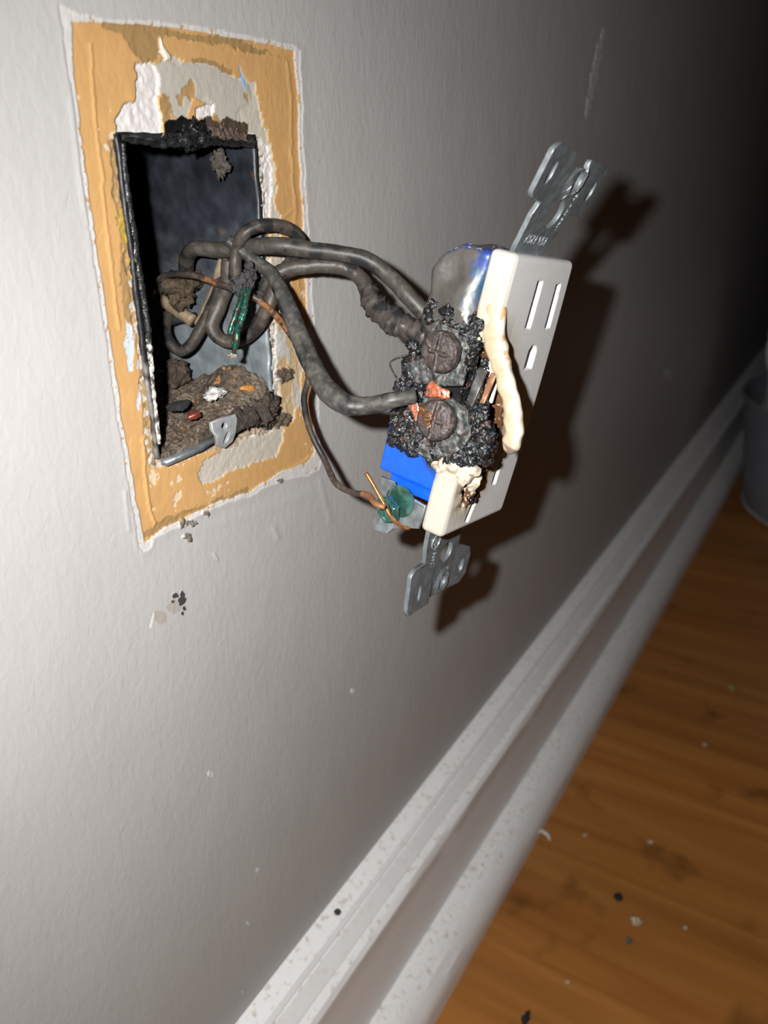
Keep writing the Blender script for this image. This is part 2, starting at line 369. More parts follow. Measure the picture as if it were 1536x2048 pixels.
def build_patch(parent):
    st = .00025
    nx = int(round((GX1 - GX0) / st)) + 1; nz = int(round((GZ1 - GZ0) / st)) + 1
    X, Z = np.meshgrid(np.linspace(GX0, GX1, nx), np.linspace(GZ0, GZ1, nz), indexing='ij')
    px, py = proj_wall(X, np.zeros_like(X), Z)
    wx = fbm(X, Z, .004, 4, 1) * 9 + fbm(X, Z, .0009, 3, 5) * 4; wy = fbm(X, Z, .004, 4, 11) * 9 + fbm(X, Z, .0009, 3, 15) * 4
    sx = fbm(X, Z, .003, 4, 21) * 3.2; sy = fbm(X, Z, .003, 4, 31) * 3.2
    qx, qy = px + sx, py + sy; rx, ry = px + wx, py + wy
    H = np.zeros_like(X); Cc = np.empty(X.shape + (3,)); Cc[:] = WALLC; Rg = np.full(X.shape, .52)
    def paint(mask, h, c, r=None, n=0., add=False):
        H[mask] = (H[mask] + h) if add else h
        if c is not None: Cc[mask] = c
        if r is not None: Rg[mask] = r
        if n: H[mask] += (n * fbm(X, Z, .0012, 3, 41))[mask]
    out = inside(OUT, qx, qy); tan = inside(TAN, qx, qy)
    # the wall paint swells a little around the cover plate edge
    dout = segdist(OUT + [OUT[0]], px, py)
    H += np.where(~out, .10 * np.exp(-(dout / 9) ** 2), 0)
    chalk = fbm(X, Z, .0012, 3, 61)
    paint(out, -.10, (.70, .67, .65), .6, .08)
    paint(out & ~tan & (chalk > .42) & (px > 150), -.12, (.55, .36, .2), .6)
    ax, ay = px + wx * .5, py + wy * .5
    paint(tan, -.42, (.66, .385, .155), .4)
    T = tan
    Cc[T] *= (1 + .07 * fbm(X, Z, .006, 3, 71))[T][:, None]
    H[T] += (.05 * fbm(X, Z, .003, 3, 72))[T]
    for pl, wd, a in RIDGES:
        d = segdist(pl, ax, ay); k = np.exp(-(d / wd) ** 2) * a; H[T] += k[T]
        fl_ = inside(pl + [(450, 600)], px, py)
    # chips that show paler coats
    chips = fbm(X, Z, .0022, 4, 81)
    nearh = segdist(HOLE + [HOLE[0]], px, py)
    paint(T & (chips > .40 + .12 * (nearh > 60)) & (((px < 300) & (py > 180) & (py < 330)) | ((py > 850) & (px > 300)) | ((px > 575) & (py > 560) & (py < 850)) | ((px > 190) & (px < 240) & (py < 200) & (py > 80))), -.52, (.78, .62, .44), .5)
    for g in GLUE: paint(inside(g, rx, ry) & T, -.55, (.40, .25, .105), .6, .15)
    for c_ in CREAM: paint(inside(c_, rx, ry), -.75, (.58, .53, .45), .6, .12)
    paint(inside(LIME, rx, ry), -.62, (.52, .49, .425), .55, .05)
    paint(inside(LIME, rx, ry) & (fbm(X, Z, .004, 3, 91) > .28), -.8, (.46, .29, .12), .6, .1)
    strip = inside([(530, 440), (560, 430), (600, 640), (608, 830), (560, 860), (545, 800)], rx, ry)
    v = fbm(X, Z * .35, .003, 4, 95)
    paint(strip & (v > .12), -.85, (.60, .42, .22), .6, .15); paint(strip & (v < -.2), -.7, (.62, .60, .56), .6, .2)
    for p_ in PLASTER: paint(inside(p_, rx, ry), -1.25, (.74, .70, .69), .8, .3)
    for p_ in BLUEW: paint(inside(p_, ax, ay) & (chips > -.35), -.50, (.62, .70, .76), .5, .05)
    paint(inside([(480, 130), (490, 150), (498, 180), (490, 175), (484, 160)], ax, ay), -.55, (.35, .52, .70), .5)
    # little pointed tear of paint near the top
    paint(inside([(320, 64), (328, 90), (345, 118), (334, 120), (322, 95)], px, py), .1, (.80, .72, .62), .5)
    # left lip of the hole: brown crumbling edge
    lipL = (nearh < 20 + 9 * fbm(X, Z, .004, 3, 101)) & (px < 330) & (py > 280) & T
    paint(lipL, -.7, (.44, .28, .13), .6, .3); paint(lipL & (fbm(X, Z, .0025, 3, 102) > .1), -.9, (.30, .20, .10), .7, .4)
    ylw = lipL & (py > 380) & (py < 560) & (chips > 0); paint(ylw, -.5, (.50, .34, .07), .4, .3)
    paint(lipL & (py > 560) & (fbm(X, Z, .0015, 3, 103) > 0), -.7, (.60, .54, .47), .7, .3)
    lipR = (nearh < 12 + 6 * fbm(X, Z, .003, 3, 105)) & (px > 500)
    paint(lipR, -1.3, (.60, .56, .51), .75, .7)
    paint(lipR & (fbm(X, Z, .0014, 3, 107) > .2), -1.6, (.20, .16, .12), .8, .5)
    lipB = (nearh < 10 + 6 * fbm(X, Z, .003, 3, 109)) & (py > 850) & (px > 310)
    paint(lipB, -1.0, (.42, .33, .24), .8, .7)
    # soot and tar
    top = (nearh < 26 + 14 * fbm(X, Z, .004, 3, 111)) & (py < 300) & (px > 332) & (px < 500)
    paint(top & (px > 405), -.6, (.075, .05, .033), .7, .3); paint(top & (px <= 415), -.5, (.010, .010, .011), .16, .2)
    tip = inside([(350, 262), (362, 244), (382, 236), (388, 228), (395, 240), (412, 246), (420, 262), (410, 280), (350, 285)], rx, ry)
    paint(tip, -.4, (.012, .012, .013), .15, .2)
    edgeL = (nearh < 7 + 3 * fbm(X, Z, .003, 3, 115)) & (px < 330) & (py > 262) & (py < 660)
    paint(edgeL, -.9, (.012, .012, .013), .2, .6)
    paint((nearh < 6) & (py < 300) & (px < 335), -1.0, (.02, .018, .016), .2, .6)
    # crumbs stuck to the lower right corner
    for cx_, cy_, r_ in ((572, 752, 17), (560, 838, 20), (535, 845, 22), (548, 815, 10), (365, 1050, 10), (383, 1048, 7), (374, 1073, 9), (415, 1030, 6), (560, 962, 6)):
        m_ = np.hypot(rx - cx_, (ry - cy_) * 1.3) < r_; paint(m_, .5, (.10, .075, .05) if cy_ < 900 else (.13, .11, .09), .9, 1.5)
    # dark flecks and a rubbed patch below
    for cx_, cy_, r_, s_ in ((350, 1192, 6, 1), (364, 1190, 5, .6), (363, 1201, 8, .8), (368, 1218, 4, 1), (365, 1228, 3.5, 1), (346, 1203, 3, 1)):
        m_ = np.hypot(ax - cx_, (ay - cy_) * s_) < r_; paint(m_, .12, (.045, .04, .042), .8, .1)
    m_ = (np.hypot((rx - 322) / 13, (ry - 1232) / 16) < 1) | (np.hypot((rx - 350) / 14, (ry - 1215) / 12) < 1); Cc[m_] *= (.86, .81, .76)
    m_ = inside([(298, 1255), (306, 1225), (309, 1226), (303, 1256)], px, py); Cc[m_] = (.62, .6, .58)
    # raised brush marks and drips in the wall paint
    for pl, wd, a in (([(140, 200), (152, 300), (168, 420)], 5, .10), ([(250, 985), (258, 1060)], 4, .18), ([(640, 960), (652, 1010), (660, 1040)], 6, .15), ([(548, 1060), (556, 1075)], 6, .22), ([(428, 1108), (434, 1118)], 3, .22), ([(390, 1060), (500, 1030), (620, 985)], 10, .08), ([(668, 150), (676, 200)], 5, .12)):
        d = segdist(pl, px, py); H[~out] += (np.exp(-(d / wd) ** 2) * a)[~out]
    Cc[out] *= .74
    # fade to the plain wall at the grid's border
    bd = np.minimum(np.minimum(X - GX0, GX1 - X), np.minimum(Z - GZ0, GZ1 - Z)); fd = np.clip(bd / .002, 0, 1)
    Hs = H.copy()
    Hs[1:-1, 1:-1] = (H[1:-1, 1:-1] * 4 + H[:-2, 1:-1] + H[2:, 1:-1] + H[1:-1, :-2] + H[1:-1, 2:]) / 8
    Hs *= fd
    hole = inside(HOLE, rx * .5 + px * .5, ry * .5 + py * .5)
    ch = hole[:-1, :-1] & hole[1:, :-1] & hole[:-1, 1:] & hole[1:, 1:]
    idx = np.arange(nx * nz).reshape(nx, nz)
    V = np.stack([X, -Hs * MM, Z], -1).reshape(-1, 3)
    keep = ~ch; a = idx[:-1, :-1][keep]; b = idx[1:, :-1][keep]; c = idx[1:, 1:][keep]; d = idx[:-1, 1:][keep]
    F = np.stack([a, b, c, d], 1).tolist()
    # plaster thickness around the hole
    extra = {}; EV = []; EC = []; ER = []; base = nx * nz
    Cf = Cc.reshape(-1, 3); Rf = Rg.reshape(-1)
    def ev(i):
        if i not in extra:
            x, y, z = V[i]; ids = []
            for k, dy in enumerate((.0012, .0035, .0065, .0095)):
                jit = mn.noise_vector(Vector((x, dy, z)) / .0015) * .0006
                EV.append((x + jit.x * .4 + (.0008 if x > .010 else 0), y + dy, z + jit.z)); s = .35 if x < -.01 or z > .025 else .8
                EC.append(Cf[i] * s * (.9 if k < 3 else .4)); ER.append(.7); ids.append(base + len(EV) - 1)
            extra[i] = [i] + ids
        return extra[i]
    cp = np.pad(ch, 1)
    I, J = np.nonzero(ch)
    for i, j in zip(I, J):
        for di, dj, (e0, e1) in ((-1, 0, ((i, j + 1), (i, j))), (1, 0, ((i + 1, j), (i + 1, j + 1))), (0, -1, ((i, j), (i + 1, j))), (0, 1, ((i + 1, j + 1), (i, j + 1)))):
            if not cp[i + 1 + di, j + 1 + dj]:
                p, q = ev(idx[e0]), ev(idx[e1])
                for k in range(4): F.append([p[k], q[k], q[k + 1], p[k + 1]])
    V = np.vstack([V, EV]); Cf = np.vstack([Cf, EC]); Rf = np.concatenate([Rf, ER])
    used = np.zeros(len(V), bool); Fa = np.array(F); used[Fa.ravel()] = True
    mp = -np.ones(len(V), int); mp[used] = np.arange(used.sum())
    me = bpy.data.meshes.new('exposed_paint_layers')
    V = V[used]; Fa = mp[Fa]
    me.vertices.add(len(V)); me.vertices.foreach_set('co', V.astype(np.float32).ravel())
    me.loops.add(Fa.size); me.loops.foreach_set('vertex_index', Fa.ravel().astype(np.int32))
    me.polygons.add(len(Fa)); me.polygons.foreach_set('loop_start', np.arange(0, Fa.size, 4, dtype=np.int32)); me.polygons.foreach_set('loop_total', np.full(len(Fa), 4, np.int32))
    me.update(calc_edges=True); me.validate()
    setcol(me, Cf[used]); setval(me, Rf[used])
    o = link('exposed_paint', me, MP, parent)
    o['label'] = 'tan and chipped old paint rectangle around the box opening'
    return o

# wall slab with the rectangular window that the patch fills
WX0, WX1, WZ0, WZ1 = -.7, 3.6, -.318, 1.3
def wall():
    v = []; f = []
    for y in (0, .0125):
        for (a, b) in ((WX0, WZ0), (WX1, WZ0), (WX1, WZ1), (WX0, WZ1), (GX0, GZ0), (GX1, GZ0), (GX1, GZ1), (GX0, GZ1)): v.append((a, y, b))
    for k in range(4):
        j = (k + 1) % 4
        f += [[k, j, 4 + j, 4 + k], [8 + j, 8 + k, 12 + k, 12 + j], [j, k, 8 + k, 8 + j]]
    me = mesh('wall', v, f); o = link('wall_left', me, MW, smooth=False)
    return tag(o, 'grey painted wall with fine roller texture around the opening', kind='structure')
WALL = wall()
PATCH = build_patch(WALL)
# pale scuff and paint nibs on the wall
def wall_mark(name, poly, c, label, th=.00015):
    pts = [at(x, y, 0) for x, y in poly]
    me = prism([(p.x, p.z) for p in pts], 1, -th, .0001); me.name = name
    o = link(name, me, mat(name + '_paint', c, rough=.6, var=.35, vscale=500), WALL, smooth=False); o['label'] = label; return o
random.seed(3)
def ragged_line(p0, p1, w, n=26):
    L_ = []; R_ = []
    for i in range(n + 1):
        t = i / n; x = p0[0] + (p1[0] - p0[0]) * t; y = p0[1] + (p1[1] - p0[1]) * t
        k = w * math.sin(math.pi * min(1, max(0.02, t))) ** .4
        L_.append((x - k * random.uniform(.3, 1), y)); R_.append((x + k * random.uniform(.3, 1), y))
    return L_ + R_[::-1]
wall_mark('scuff_mark', ragged_line((1208, 55), (1172, 237), 9), (.50, .50, .50), 'thin pale vertical scuff on the shaded wall')
wall_mark('paint_nib', circle(1337, 747, 8, 12, 12), (.5, .5, .5), 'pale dab on the dark wall above the baseboard')
for nm, (cx_, cy_, r_) in enumerate(((515, 1740, 3.5), (496, 1846, 3), (705, 1382, 4), (420, 1548, 5), (486, 1984, 2.5))):
    wall_mark('paint_nib', circle(cx_, cy_, r_, r_ * 1.3, 10), (.55, .55, .54), 'tiny pale nib of paint low on the wall', .0003)

# ------------------------------------------------------------------ floor
FZ = -.318
me = mesh('floor', [(WX0, -2.6, FZ), (WX1, -2.6, FZ), (WX1, .0125, FZ), (WX0, .0125, FZ), (WX0, -2.6, FZ - .02), (WX1, -2.6, FZ - .02), (WX1, .0125, FZ - .02), (WX0, .0125, FZ - .02)],
          [[0, 1, 2, 3], [7, 6, 5, 4], [0, 4, 5, 1], [1, 5, 6, 2], [2, 6, 7, 3], [3, 7, 4, 0]])
tag(link('floor', me, MF, smooth=False), 'orange brown wood laminate floor', kind='structure')

# ------------------------------------------------------------------ baseboard and shoe moulding
def sweep(name, prof, x0, x1, m, label, wob=.00025, seed=0):
    n = 420; xs = x0 + (x1 - x0) * (np.linspace(0, 1, n) ** 1.6); V = []; k = len(prof)
    for x in xs:
        for q, (y, z) in enumerate(prof):
            d = mn.noise_vector(Vector((x * 35, q * 1.3 + seed, 0))) * wob if y < 0 and z > FZ + .001 else Vector((0, 0, 0))
            V.append((x, y + d.x, z + d.y))
    F = [[i * k + j, (i + 1) * k + j, (i + 1) * k + (j + 1) % k, i * k + (j + 1) % k] for i in range(n - 1) for j in range(k)]
    F += [list(range(k)), [(n - 1) * k + j for j in range(k)][::-1]]
    me = mesh(name, V, F); bm = bmesh.new(); bm.from_mesh(me); bmesh.ops.recalc_face_normals(bm, faces=bm.faces)
    for e in bm.edges:
        if len(e.link_faces) == 2 and e.calc_face_angle() > math.radians(22): e.smooth = False
    bm.to_mesh(me); bm.free()
    return tag(link(name, me, m), label, kind='structure')
bb = [(0, -238.3), (-7.6, -240.2), (-8.9, -242.0), (-7.4, -243.2), (-9.2, -243.7), (-13.5, -249.0), (-12.0, -250.0), (-14.0, -250.6), (-16.0, -251.8), (-17.2, -254.0), (-17.4, -256.5), (-16.8, -258.6), (-17.0, -266), (-17.2, -290), (-17.2, -318), (0, -318)]
sweep('baseboard_left', [(y * MM, z * MM) for y, z in bb], WX0 + .25, WX1, MT, 'white moulded baseboard with dusty stepped top along the grey wall')
sh = [(-17.0, -296.8), (-19.0, -296.6)] + [(-19.0 - 15.0 * math.sin(a), -313 + 16.4 * math.cos(a)) for a in [math.pi / 2 * i / 9 for i in range(1, 10)]] + [(-34, -318), (-17.0, -318)]
sweep('trim_1', [(y * MM, z * MM) for y, z in sh], WX0 + .25, WX1, MT, 'white quarter round shoe moulding between baseboard and wood floor', .0004, 7)

# ================================================================== ELECTRICAL BOX
BX0, BX1, BZ0, BZ1, BD = -.0272, .0168, -.0352, .0345, .056
def box_col(p):
    x, y, z = p
    if x < BX0 + .003:
        k = n3((x, y, z), .004, 3); return (.018, .018, .02) if z > -.012 + .006 * k else ((.20, .19, .175) if k > -.2 else (.05, .045, .04))
    if y < .0015 and z > -.01: return (.03, .032, .034)
    n = n3((x + .3, y, z), .008, 4); t = (z + .002 + .010 * n + .25 * (y - .02)) / .014; t = min(1, max(0, .5 + t / 2))
    soot = np.array((.028, .032, .042)) * (1 + .5 * n); clean = np.array((.22, .25, .27)) * (1 + .15 * n)
    c = clean * (1 - t) + soot * t
    if n3((x, y + .5, z), .006, 3) > .8: c = c * .4 + np.array((.16, .09, .05)) * .6
    return tuple(c)
def grid_panel(P0, U, V_, nu, nv, th, bump=.0003):
    P0 = Vector(P0); U = Vector(U); V_ = Vector(V_); nrm = U.cross(V_).normalized(); v = []; f = []
    for s in (0, 1):
        for i in range(nu + 1):
            for j in range(nv + 1):
                p = P0 + U * i / nu + V_ * j / nv; v.append(p - nrm * th * s + nrm * bump * n3(p, .006, 3))
    k = (nu + 1) * (nv + 1); id_ = lambda s, i, j: s * k + i * (nv + 1) + j
    for i in range(nu):
        for j in range(nv):
            f.append([id_(0, i, j), id_(0, i + 1, j), id_(0, i + 1, j + 1), id_(0, i, j + 1)]); f.append([id_(1, i, j), id_(1, i, j + 1), id_(1, i + 1, j + 1), id_(1, i + 1, j)])
    for i in range(nu):
        f.append([id_(0, i, 0), id_(1, i, 0), id_(1, i + 1, 0), id_(0, i + 1, 0)]); f.append([id_(0, i, nv), id_(0, i + 1, nv), id_(1, i + 1, nv), id_(1, i, nv)])
    for j in range(nv):
        f.append([id_(0, 0, j), id_(0, 0, j + 1), id_(1, 0, j + 1), id_(1, 0, j)]); f.append([id_(0, nu, j), id_(1, nu, j), id_(1, nu, j + 1), id_(0, nu, j + 1)])
    me = mesh('panel', v, f); bm = bmesh.new(); bm.from_mesh(me); bmesh.ops.recalc_face_normals(bm, faces=bm.faces); bm.to_mesh(me); bm.free()
    setcol(me, [box_col(q.co) for q in me.vertices]); return me
EB = empty('electrical_box', ((BX0 + BX1) / 2, BD, BZ0))
tag(EB, 'open metal electrical box sunk in the grey wall, sooty inside', 'electrical box')
def ebpart(name, me, m=M_steelattr, label=None):
    o = link(name, me, m); o.parent = EB; o.matrix_parent_inverse = Matrix.Translation(EB.location).inverted()
    if label: o['label'] = label
    return o
h = BZ1 - BZ0
ebpart('side_panel', grid_panel((BX1, .001, BZ0), (0, 0, h), (0, BD, 0), 60, 60, .0013, .0005), label='blackened upper half and grey lower half')
ebpart('side_panel', grid_panel((BX0, -.0002, BZ0 + .001), (0, BD, 0), (0, 0, h), 60, 60, .0011))
ebpart('back_panel', grid_panel((BX0, BD, BZ0), (BX1 - BX0, 0, 0), (0, 0, h), 50, 60, .0013))
ebpart('top_panel', grid_panel((BX0, .0005, BZ1), (0, BD, 0), (BX1 - BX0, 0, 0), 50, 50, .0013))
ebpart('bottom_panel', grid_panel((BX0, .0012, BZ0), (BX1 - BX0, 0, 0), (0, BD, 0), 50, 50, .0013))
# mounting tab on the lower lip with two holes
ea, eb_ = at(409, 848, -.0005), at(466, 832, -.0005)
tabo = [(0, 0), (9.0, 0), (9.6, -1.5), (9.0, -5.2), (8.2, -7.6), (5.5, -8.6), (2.2, -6.8), (1.5, -4.0), (.2, -2.2)]
tb = plate([(x * MM, y * MM) for x, y in tabo], [circle(.0044, -.0020, .0010, .0009, 16), circle(.0054, -.0055, .0009, .0016, 18, -.4)], 0, .0012, .0002)
c = getco(tb)
for p in c: p[2] -= .0016 * max(0, (-p[1] - .003) / .006) ** 1.5
c2 = np.stack([c[:, 0] + ea.x + .0002, -.0016 - c[:, 2] * -1.0, c[:, 1] + ea.z + .0006], -1); c2[:, 1] = -.0022 - c[:, 2]; setco(tb, c2)
ebpart('mounting_tab', tb, mat('bright_zinc', (.42, .44, .45), rough=.38, metal=.4, var=.2, vscale=500, bump=.3, bscale=900, bdist=.0001), 'bright bent metal tab with two holes')
# folded floor lip
lip = prism([(BX0 + .0008, BZ0 - .0012), (BX0 + .013, BZ0 - .0012), (BX0 + .0225, BZ0 + .0002), (BX0 + .0225, BZ0 + .0014), (BX0 + .013, BZ0 + .0002), (BX0 + .0008, BZ0 + .0002)], 1, -.0012, .0025)
ebpart('front_lip', lip, M_steel)
# sooty gasket-like edge on the left side of the opening
pts = [at(245, 285, -.0002), at(249, 340, .0000), at(256, 400, .0002), at(266, 470, .0004), at(275, 540, .0003), at(288, 610, .0001), at(297, 680, 0), at(304, 760, 0), at(311, 830, 0), at(318, 888, 0)]
def ecol(t, a, p):
    n = n3(p, .002, 3)
    if t > .62: return tuple(np.array((.42, .40, .36)) * (1 + .5 * n)) if n > -.25 else (.05, .045, .04)
    return tuple(np.array((.016, .016, .018)) * (1 + .5 * n))
e_ = tube('charred_edge', pts, [.0006, .0007, .0008, .0009, .0009, .0008, .0007, .0006, .0006, .0006], ecol, M_char, rough=.4, nscale=.0014, seg=14, step=.0004)
e_.parent = EB; e_.matrix_parent_inverse = Matrix.Translation(EB.location).inverted(); e_['label'] = 'tarry black crust along the left edge'
pts = [at(242, 277, -.0002), at(290, 283, 0), at(330, 288, .0002), at(372, 280, -.0006), at(400, 278, -.0006), at(440, 284, 0), at(505, 290, 0)]
e_ = tube('charred_edge', pts, [.0006, .0007, .0008, .0013, .0014, .0008, .0006], lambda t, a, p: (.014, .014, .016), M_char, rough=.6, nscale=.0016, seg=14, step=.0004, seed=4)
e_.parent = EB; e_.matrix_parent_inverse = Matrix.Translation(EB.location).inverted(); e_['label'] = 'tarry black crust along the top edge'

def wallmass(name, spots, colf, m, label, seed, amp=.4):
    me = char_mesh([(tuple(np.array(at(x, y, d)) / MM), r, st) for x, y, d, r, st in spots], .26, amp, seed, colf)
    o = link(name, me, m); o.parent = EB; o.matrix_parent_inverse = Matrix.Translation(EB.location).inverted(); o['label'] = label
def char_mesh(spots, vox=.24, amp=.8, seed=0, colf=None):
    bs = [blob(p, r, 2, .4, r, i + seed, st) for i, (p, r, st) in enumerate(spots)]
    me = remesh(merge(bs), vox, 3); c = getco(me); o = c.copy(); nb = np.empty(len(c) * 3, np.float32); me.vertices.foreach_get('normal', nb); nb = nb.reshape(-1, 3)
    for i in range(len(c)):
        q = Vector(o[i]); k = mn.fractal(q / 1.5, .5, 2.1, 4); k2 = mn.noise(q / .55 + Vector((4, 1, seed)))
        c[i] += nb[i] * (amp * k * 1.1 + .22 * amp * k2)
    cols = [colf(o[i]) if colf else (.012, .012, .013) for i in range(len(o))]
    setco(me, c); sc(me); setcol(me, cols); return me
def sc(me, k=MM):
    c = getco(me) * k; setco(me, c); return me
F3 = (1.2, .5, 1.2)
wallmass('tar_drip', [(388, 246, .0002, .9, (.6, .5, 1.6)), (386, 258, .0004, 1.6, F3), (372, 266, .0006, 1.8, F3), (398, 264, .0004, 1.9, F3), (360, 276, .0006, 1.3, F3), (384, 280, .0004, 1.9, F3), (404, 280, .0004, 1.6, F3), (416, 268, .0006, 1.3, F3), (346, 282, .0008, .9, F3), (374, 292, .001, 1.0, F3)], lambda p: (.009, .009, .010), M_char, 'shiny black tar melted over the top edge', 61, .45)
wallmass('burnt_plaster', [(424, 266, .0005, 1.5, F3), (440, 268, .0005, 1.6, F3), (456, 270, .0005, 1.7, F3), (472, 274, .0006, 1.5, F3), (486, 278, .0007, 1.3, F3), (500, 284, .0008, 1.0, F3), (450, 280, .0008, 1.2, F3)], lambda p: tuple(np.array((.085, .058, .042)) * (1 + .6 * n3(p, 1.0, 3))), M_debris, 'brown burnt crumbly plaster along the top edge', 67, .7)
# debris lying in the box
def debris():
    nx_, ny_ = 170, 170; X, Y = np.meshgrid(np.linspace(BX0 + .0012, BX1 - .0010, nx_), np.linspace(.0005, BD - .004, ny_), indexing='ij')
    tt = np.clip((X - BX0) / (BX1 - BX0), 0, 1)
    Hh = .0006 + .0045 * tt ** 1.1 * np.clip(1.2 - Y / .03, 0.25, 1) + .0085 * np.exp(-((X - BX1 + .004) / .009) ** 2 - ((Y - .012) / .011) ** 2) + .006 * np.clip((Y - .016) / .02, 0, 1)
    Hh += .0016 * fbm(X, Y, .004, 4, 201) + .0008 * fbm(X, Y, .0010, 3, 205)
    Hh = np.clip(Hh, .0004, None)
    n1 = fbm(X, Y, .005, 4, 211); n2 = fbm(X, Y, .0012, 3, 215)
    Cc = np.empty(X.shape + (3,)); Cc[:] = (.115, .083, .058)
    Cc[n1 > .25] = (.16, .125, .09); Cc[n1 < -.3] = (.05, .04, .03); Cc[n2 > .5] = (.34, .31, .28); Cc[(n2 < -.45)] = (.05, .04, .035)
    Cc[(n2 > .35) & (n1 < -.1)] = (.38, .17, .06)
    V = np.stack([X, Y, BZ0 + .0002 + Hh], -1).reshape(-1, 3); k = nx_ * ny_
    V2 = V.copy(); V2[:, 2] = BZ0 + .0002; idx = np.arange(k).reshape(nx_, ny_); F = []
    for i in range(nx_ - 1):
        for j in range(ny_ - 1):
            F.append([idx[i, j], idx[i + 1, j], idx[i + 1, j + 1], idx[i, j + 1]])
    ring = list(idx[:, 0]) + list(idx[-1, 1:]) + list(idx[-2::-1, -1]) + list(idx[0, -2:0:-1])
    me = mesh('debris', np.vstack([V, V2[ring]]), F + [[ring[(q + 1) % len(ring)], ring[q], k + q, k + (q + 1) % len(ring)] for q in range(len(ring))])
    setcol(me, np.vstack([Cc.reshape(-1, 3), Cc.reshape(-1, 3)[ring]]))
    return link('debris_heap', me, M_debris)
tag(debris(), 'brown crumbled plaster and dust heaped on the floor of the open wall box', 'debris', kind='stuff')
def chunk(name, c, r, col, label, cat, stretch=(1, 1, 1), amp=.5, m=M_debris, seed=0, group=None, sub=3, colf=None):
    me = blob((0, 0, 0), r, sub, amp, r * .8, seed, stretch)
    setcol(me, [colf(v.co) if colf else tuple(np.array(col) * (1 + .4 * n3(v.co, r * .3, 2))) for v in me.vertices])
    o = link(name, me, m); o.location = c; return tag(o, label, cat, group)
chunk('plaster_crumb', at(432, 786, .0075), .0026, (.62, .60, .57), 'white plaster crumb on the brown debris in the wall box', 'crumb', (1.3, 1, .5), .7, seed=1)
chunk('plaster_crumb', at(482, 800, .0045), .0010, (.55, .5, .46), 'small pale crumb right of the big white crumb in the wall box', 'crumb', (1.3, 1, .6), .7, seed=2)
chunk('wood_chip', at(500, 775, .0035), .0020, (.50, .22, .05), 'orange wood chip at the right of the debris in the wall box', 'chip', (1.4, .7, .5), .6, seed=3)
chunk('charred_chip', at(358, 812, .011), .0024, (.02, .021, .025), 'black charred flat chip at the left of the box debris', 'chip', (1.5, 1, .5), .3, seed=4)
chunk('copper_bead', at(388, 830, .0055), .0015, (.42, .10, .08), 'shiny reddish copper bead beside the black chip in the box', 'bead', (1.2, 1, .8), .4, m=M_copper, seed=5)
chunk('insulation_wad', at(362, 575, .0235), .0044, (.075, .052, .03), 'brown fluffy wad behind the wires inside the box', 'wad', (1.2, .8, 1), .7, seed=6, sub=4)
chunk('insulation_wad', at(350, 748, .027), .0036, (.06, .04, .028), 'dark brown clump at the lower left back of the box', 'wad', (1.2, .9, .9), .8, seed=7, sub=4)
chunk('soot_clod', at(438, 325, .0085), .0023, (.07, .06, .05), 'brown burnt clod stuck high on the box side panel', 'clod', (.6, 1, 1.4), .8, seed=8, sub=4)
chunk('fibre_clump', at(528, 822, -.0008), .0042, (.055, .04, .03), 'dark fibrous clump on the lower right lip of the opening', 'clump', (1.1, .55, .9), .9, seed=9, sub=4)
chunk('fibre_clump', at(490, 838, -.0004), .0036, (.045, .032, .025), 'dark clump right of the metal tab under the box', 'clump', (1.1, .55, .9), .9, seed=12, sub=4)
# lath behind the lower gap
bm = bmesh.new(); box(bm, -.034, .024, .0035, .0095, -.0440, -.0370, .0006)
me = bm2me('lath', bm)
tag(link('wood_lath', me, mat('raw_lath_wood', (.30, .12, .04), rough=.8, bump=.8, bscale=300, bdist=.0006, var=.5, vscale=200), smooth=False), 'rough orange brown wood lath showing under the box', 'lath')

# ================================================================== RECEPTACLE (local mm: u down, v across, w out of the face)
OB = np.array([[-0.14452654, 0.98703575, -0.06980339], [0.17227232, -0.04436727, -0.98404969], [-0.97438921, -0.15424649, -0.16362669]])
OO = np.array([0.01278134, -0.07099195, 0.01142579])
REC = empty('receptacle')
MR = Matrix.Identity(4)
for i in range(3):
    for j in range(3): MR[i][j] = OB[i][j]
    MR[i][3] = OO[i]
REC.matrix_world = MR
tag(REC, 'burnt white and blue duplex receptacle hanging out of the wall box on its wires', 'electrical outlet')
def lw(u, v, w_): return Vector(OO + OB @ (np.array([u, v, w_]) * MM))
def sc(me, k=MM):
    c = getco(me) * k; setco(me, c); return me

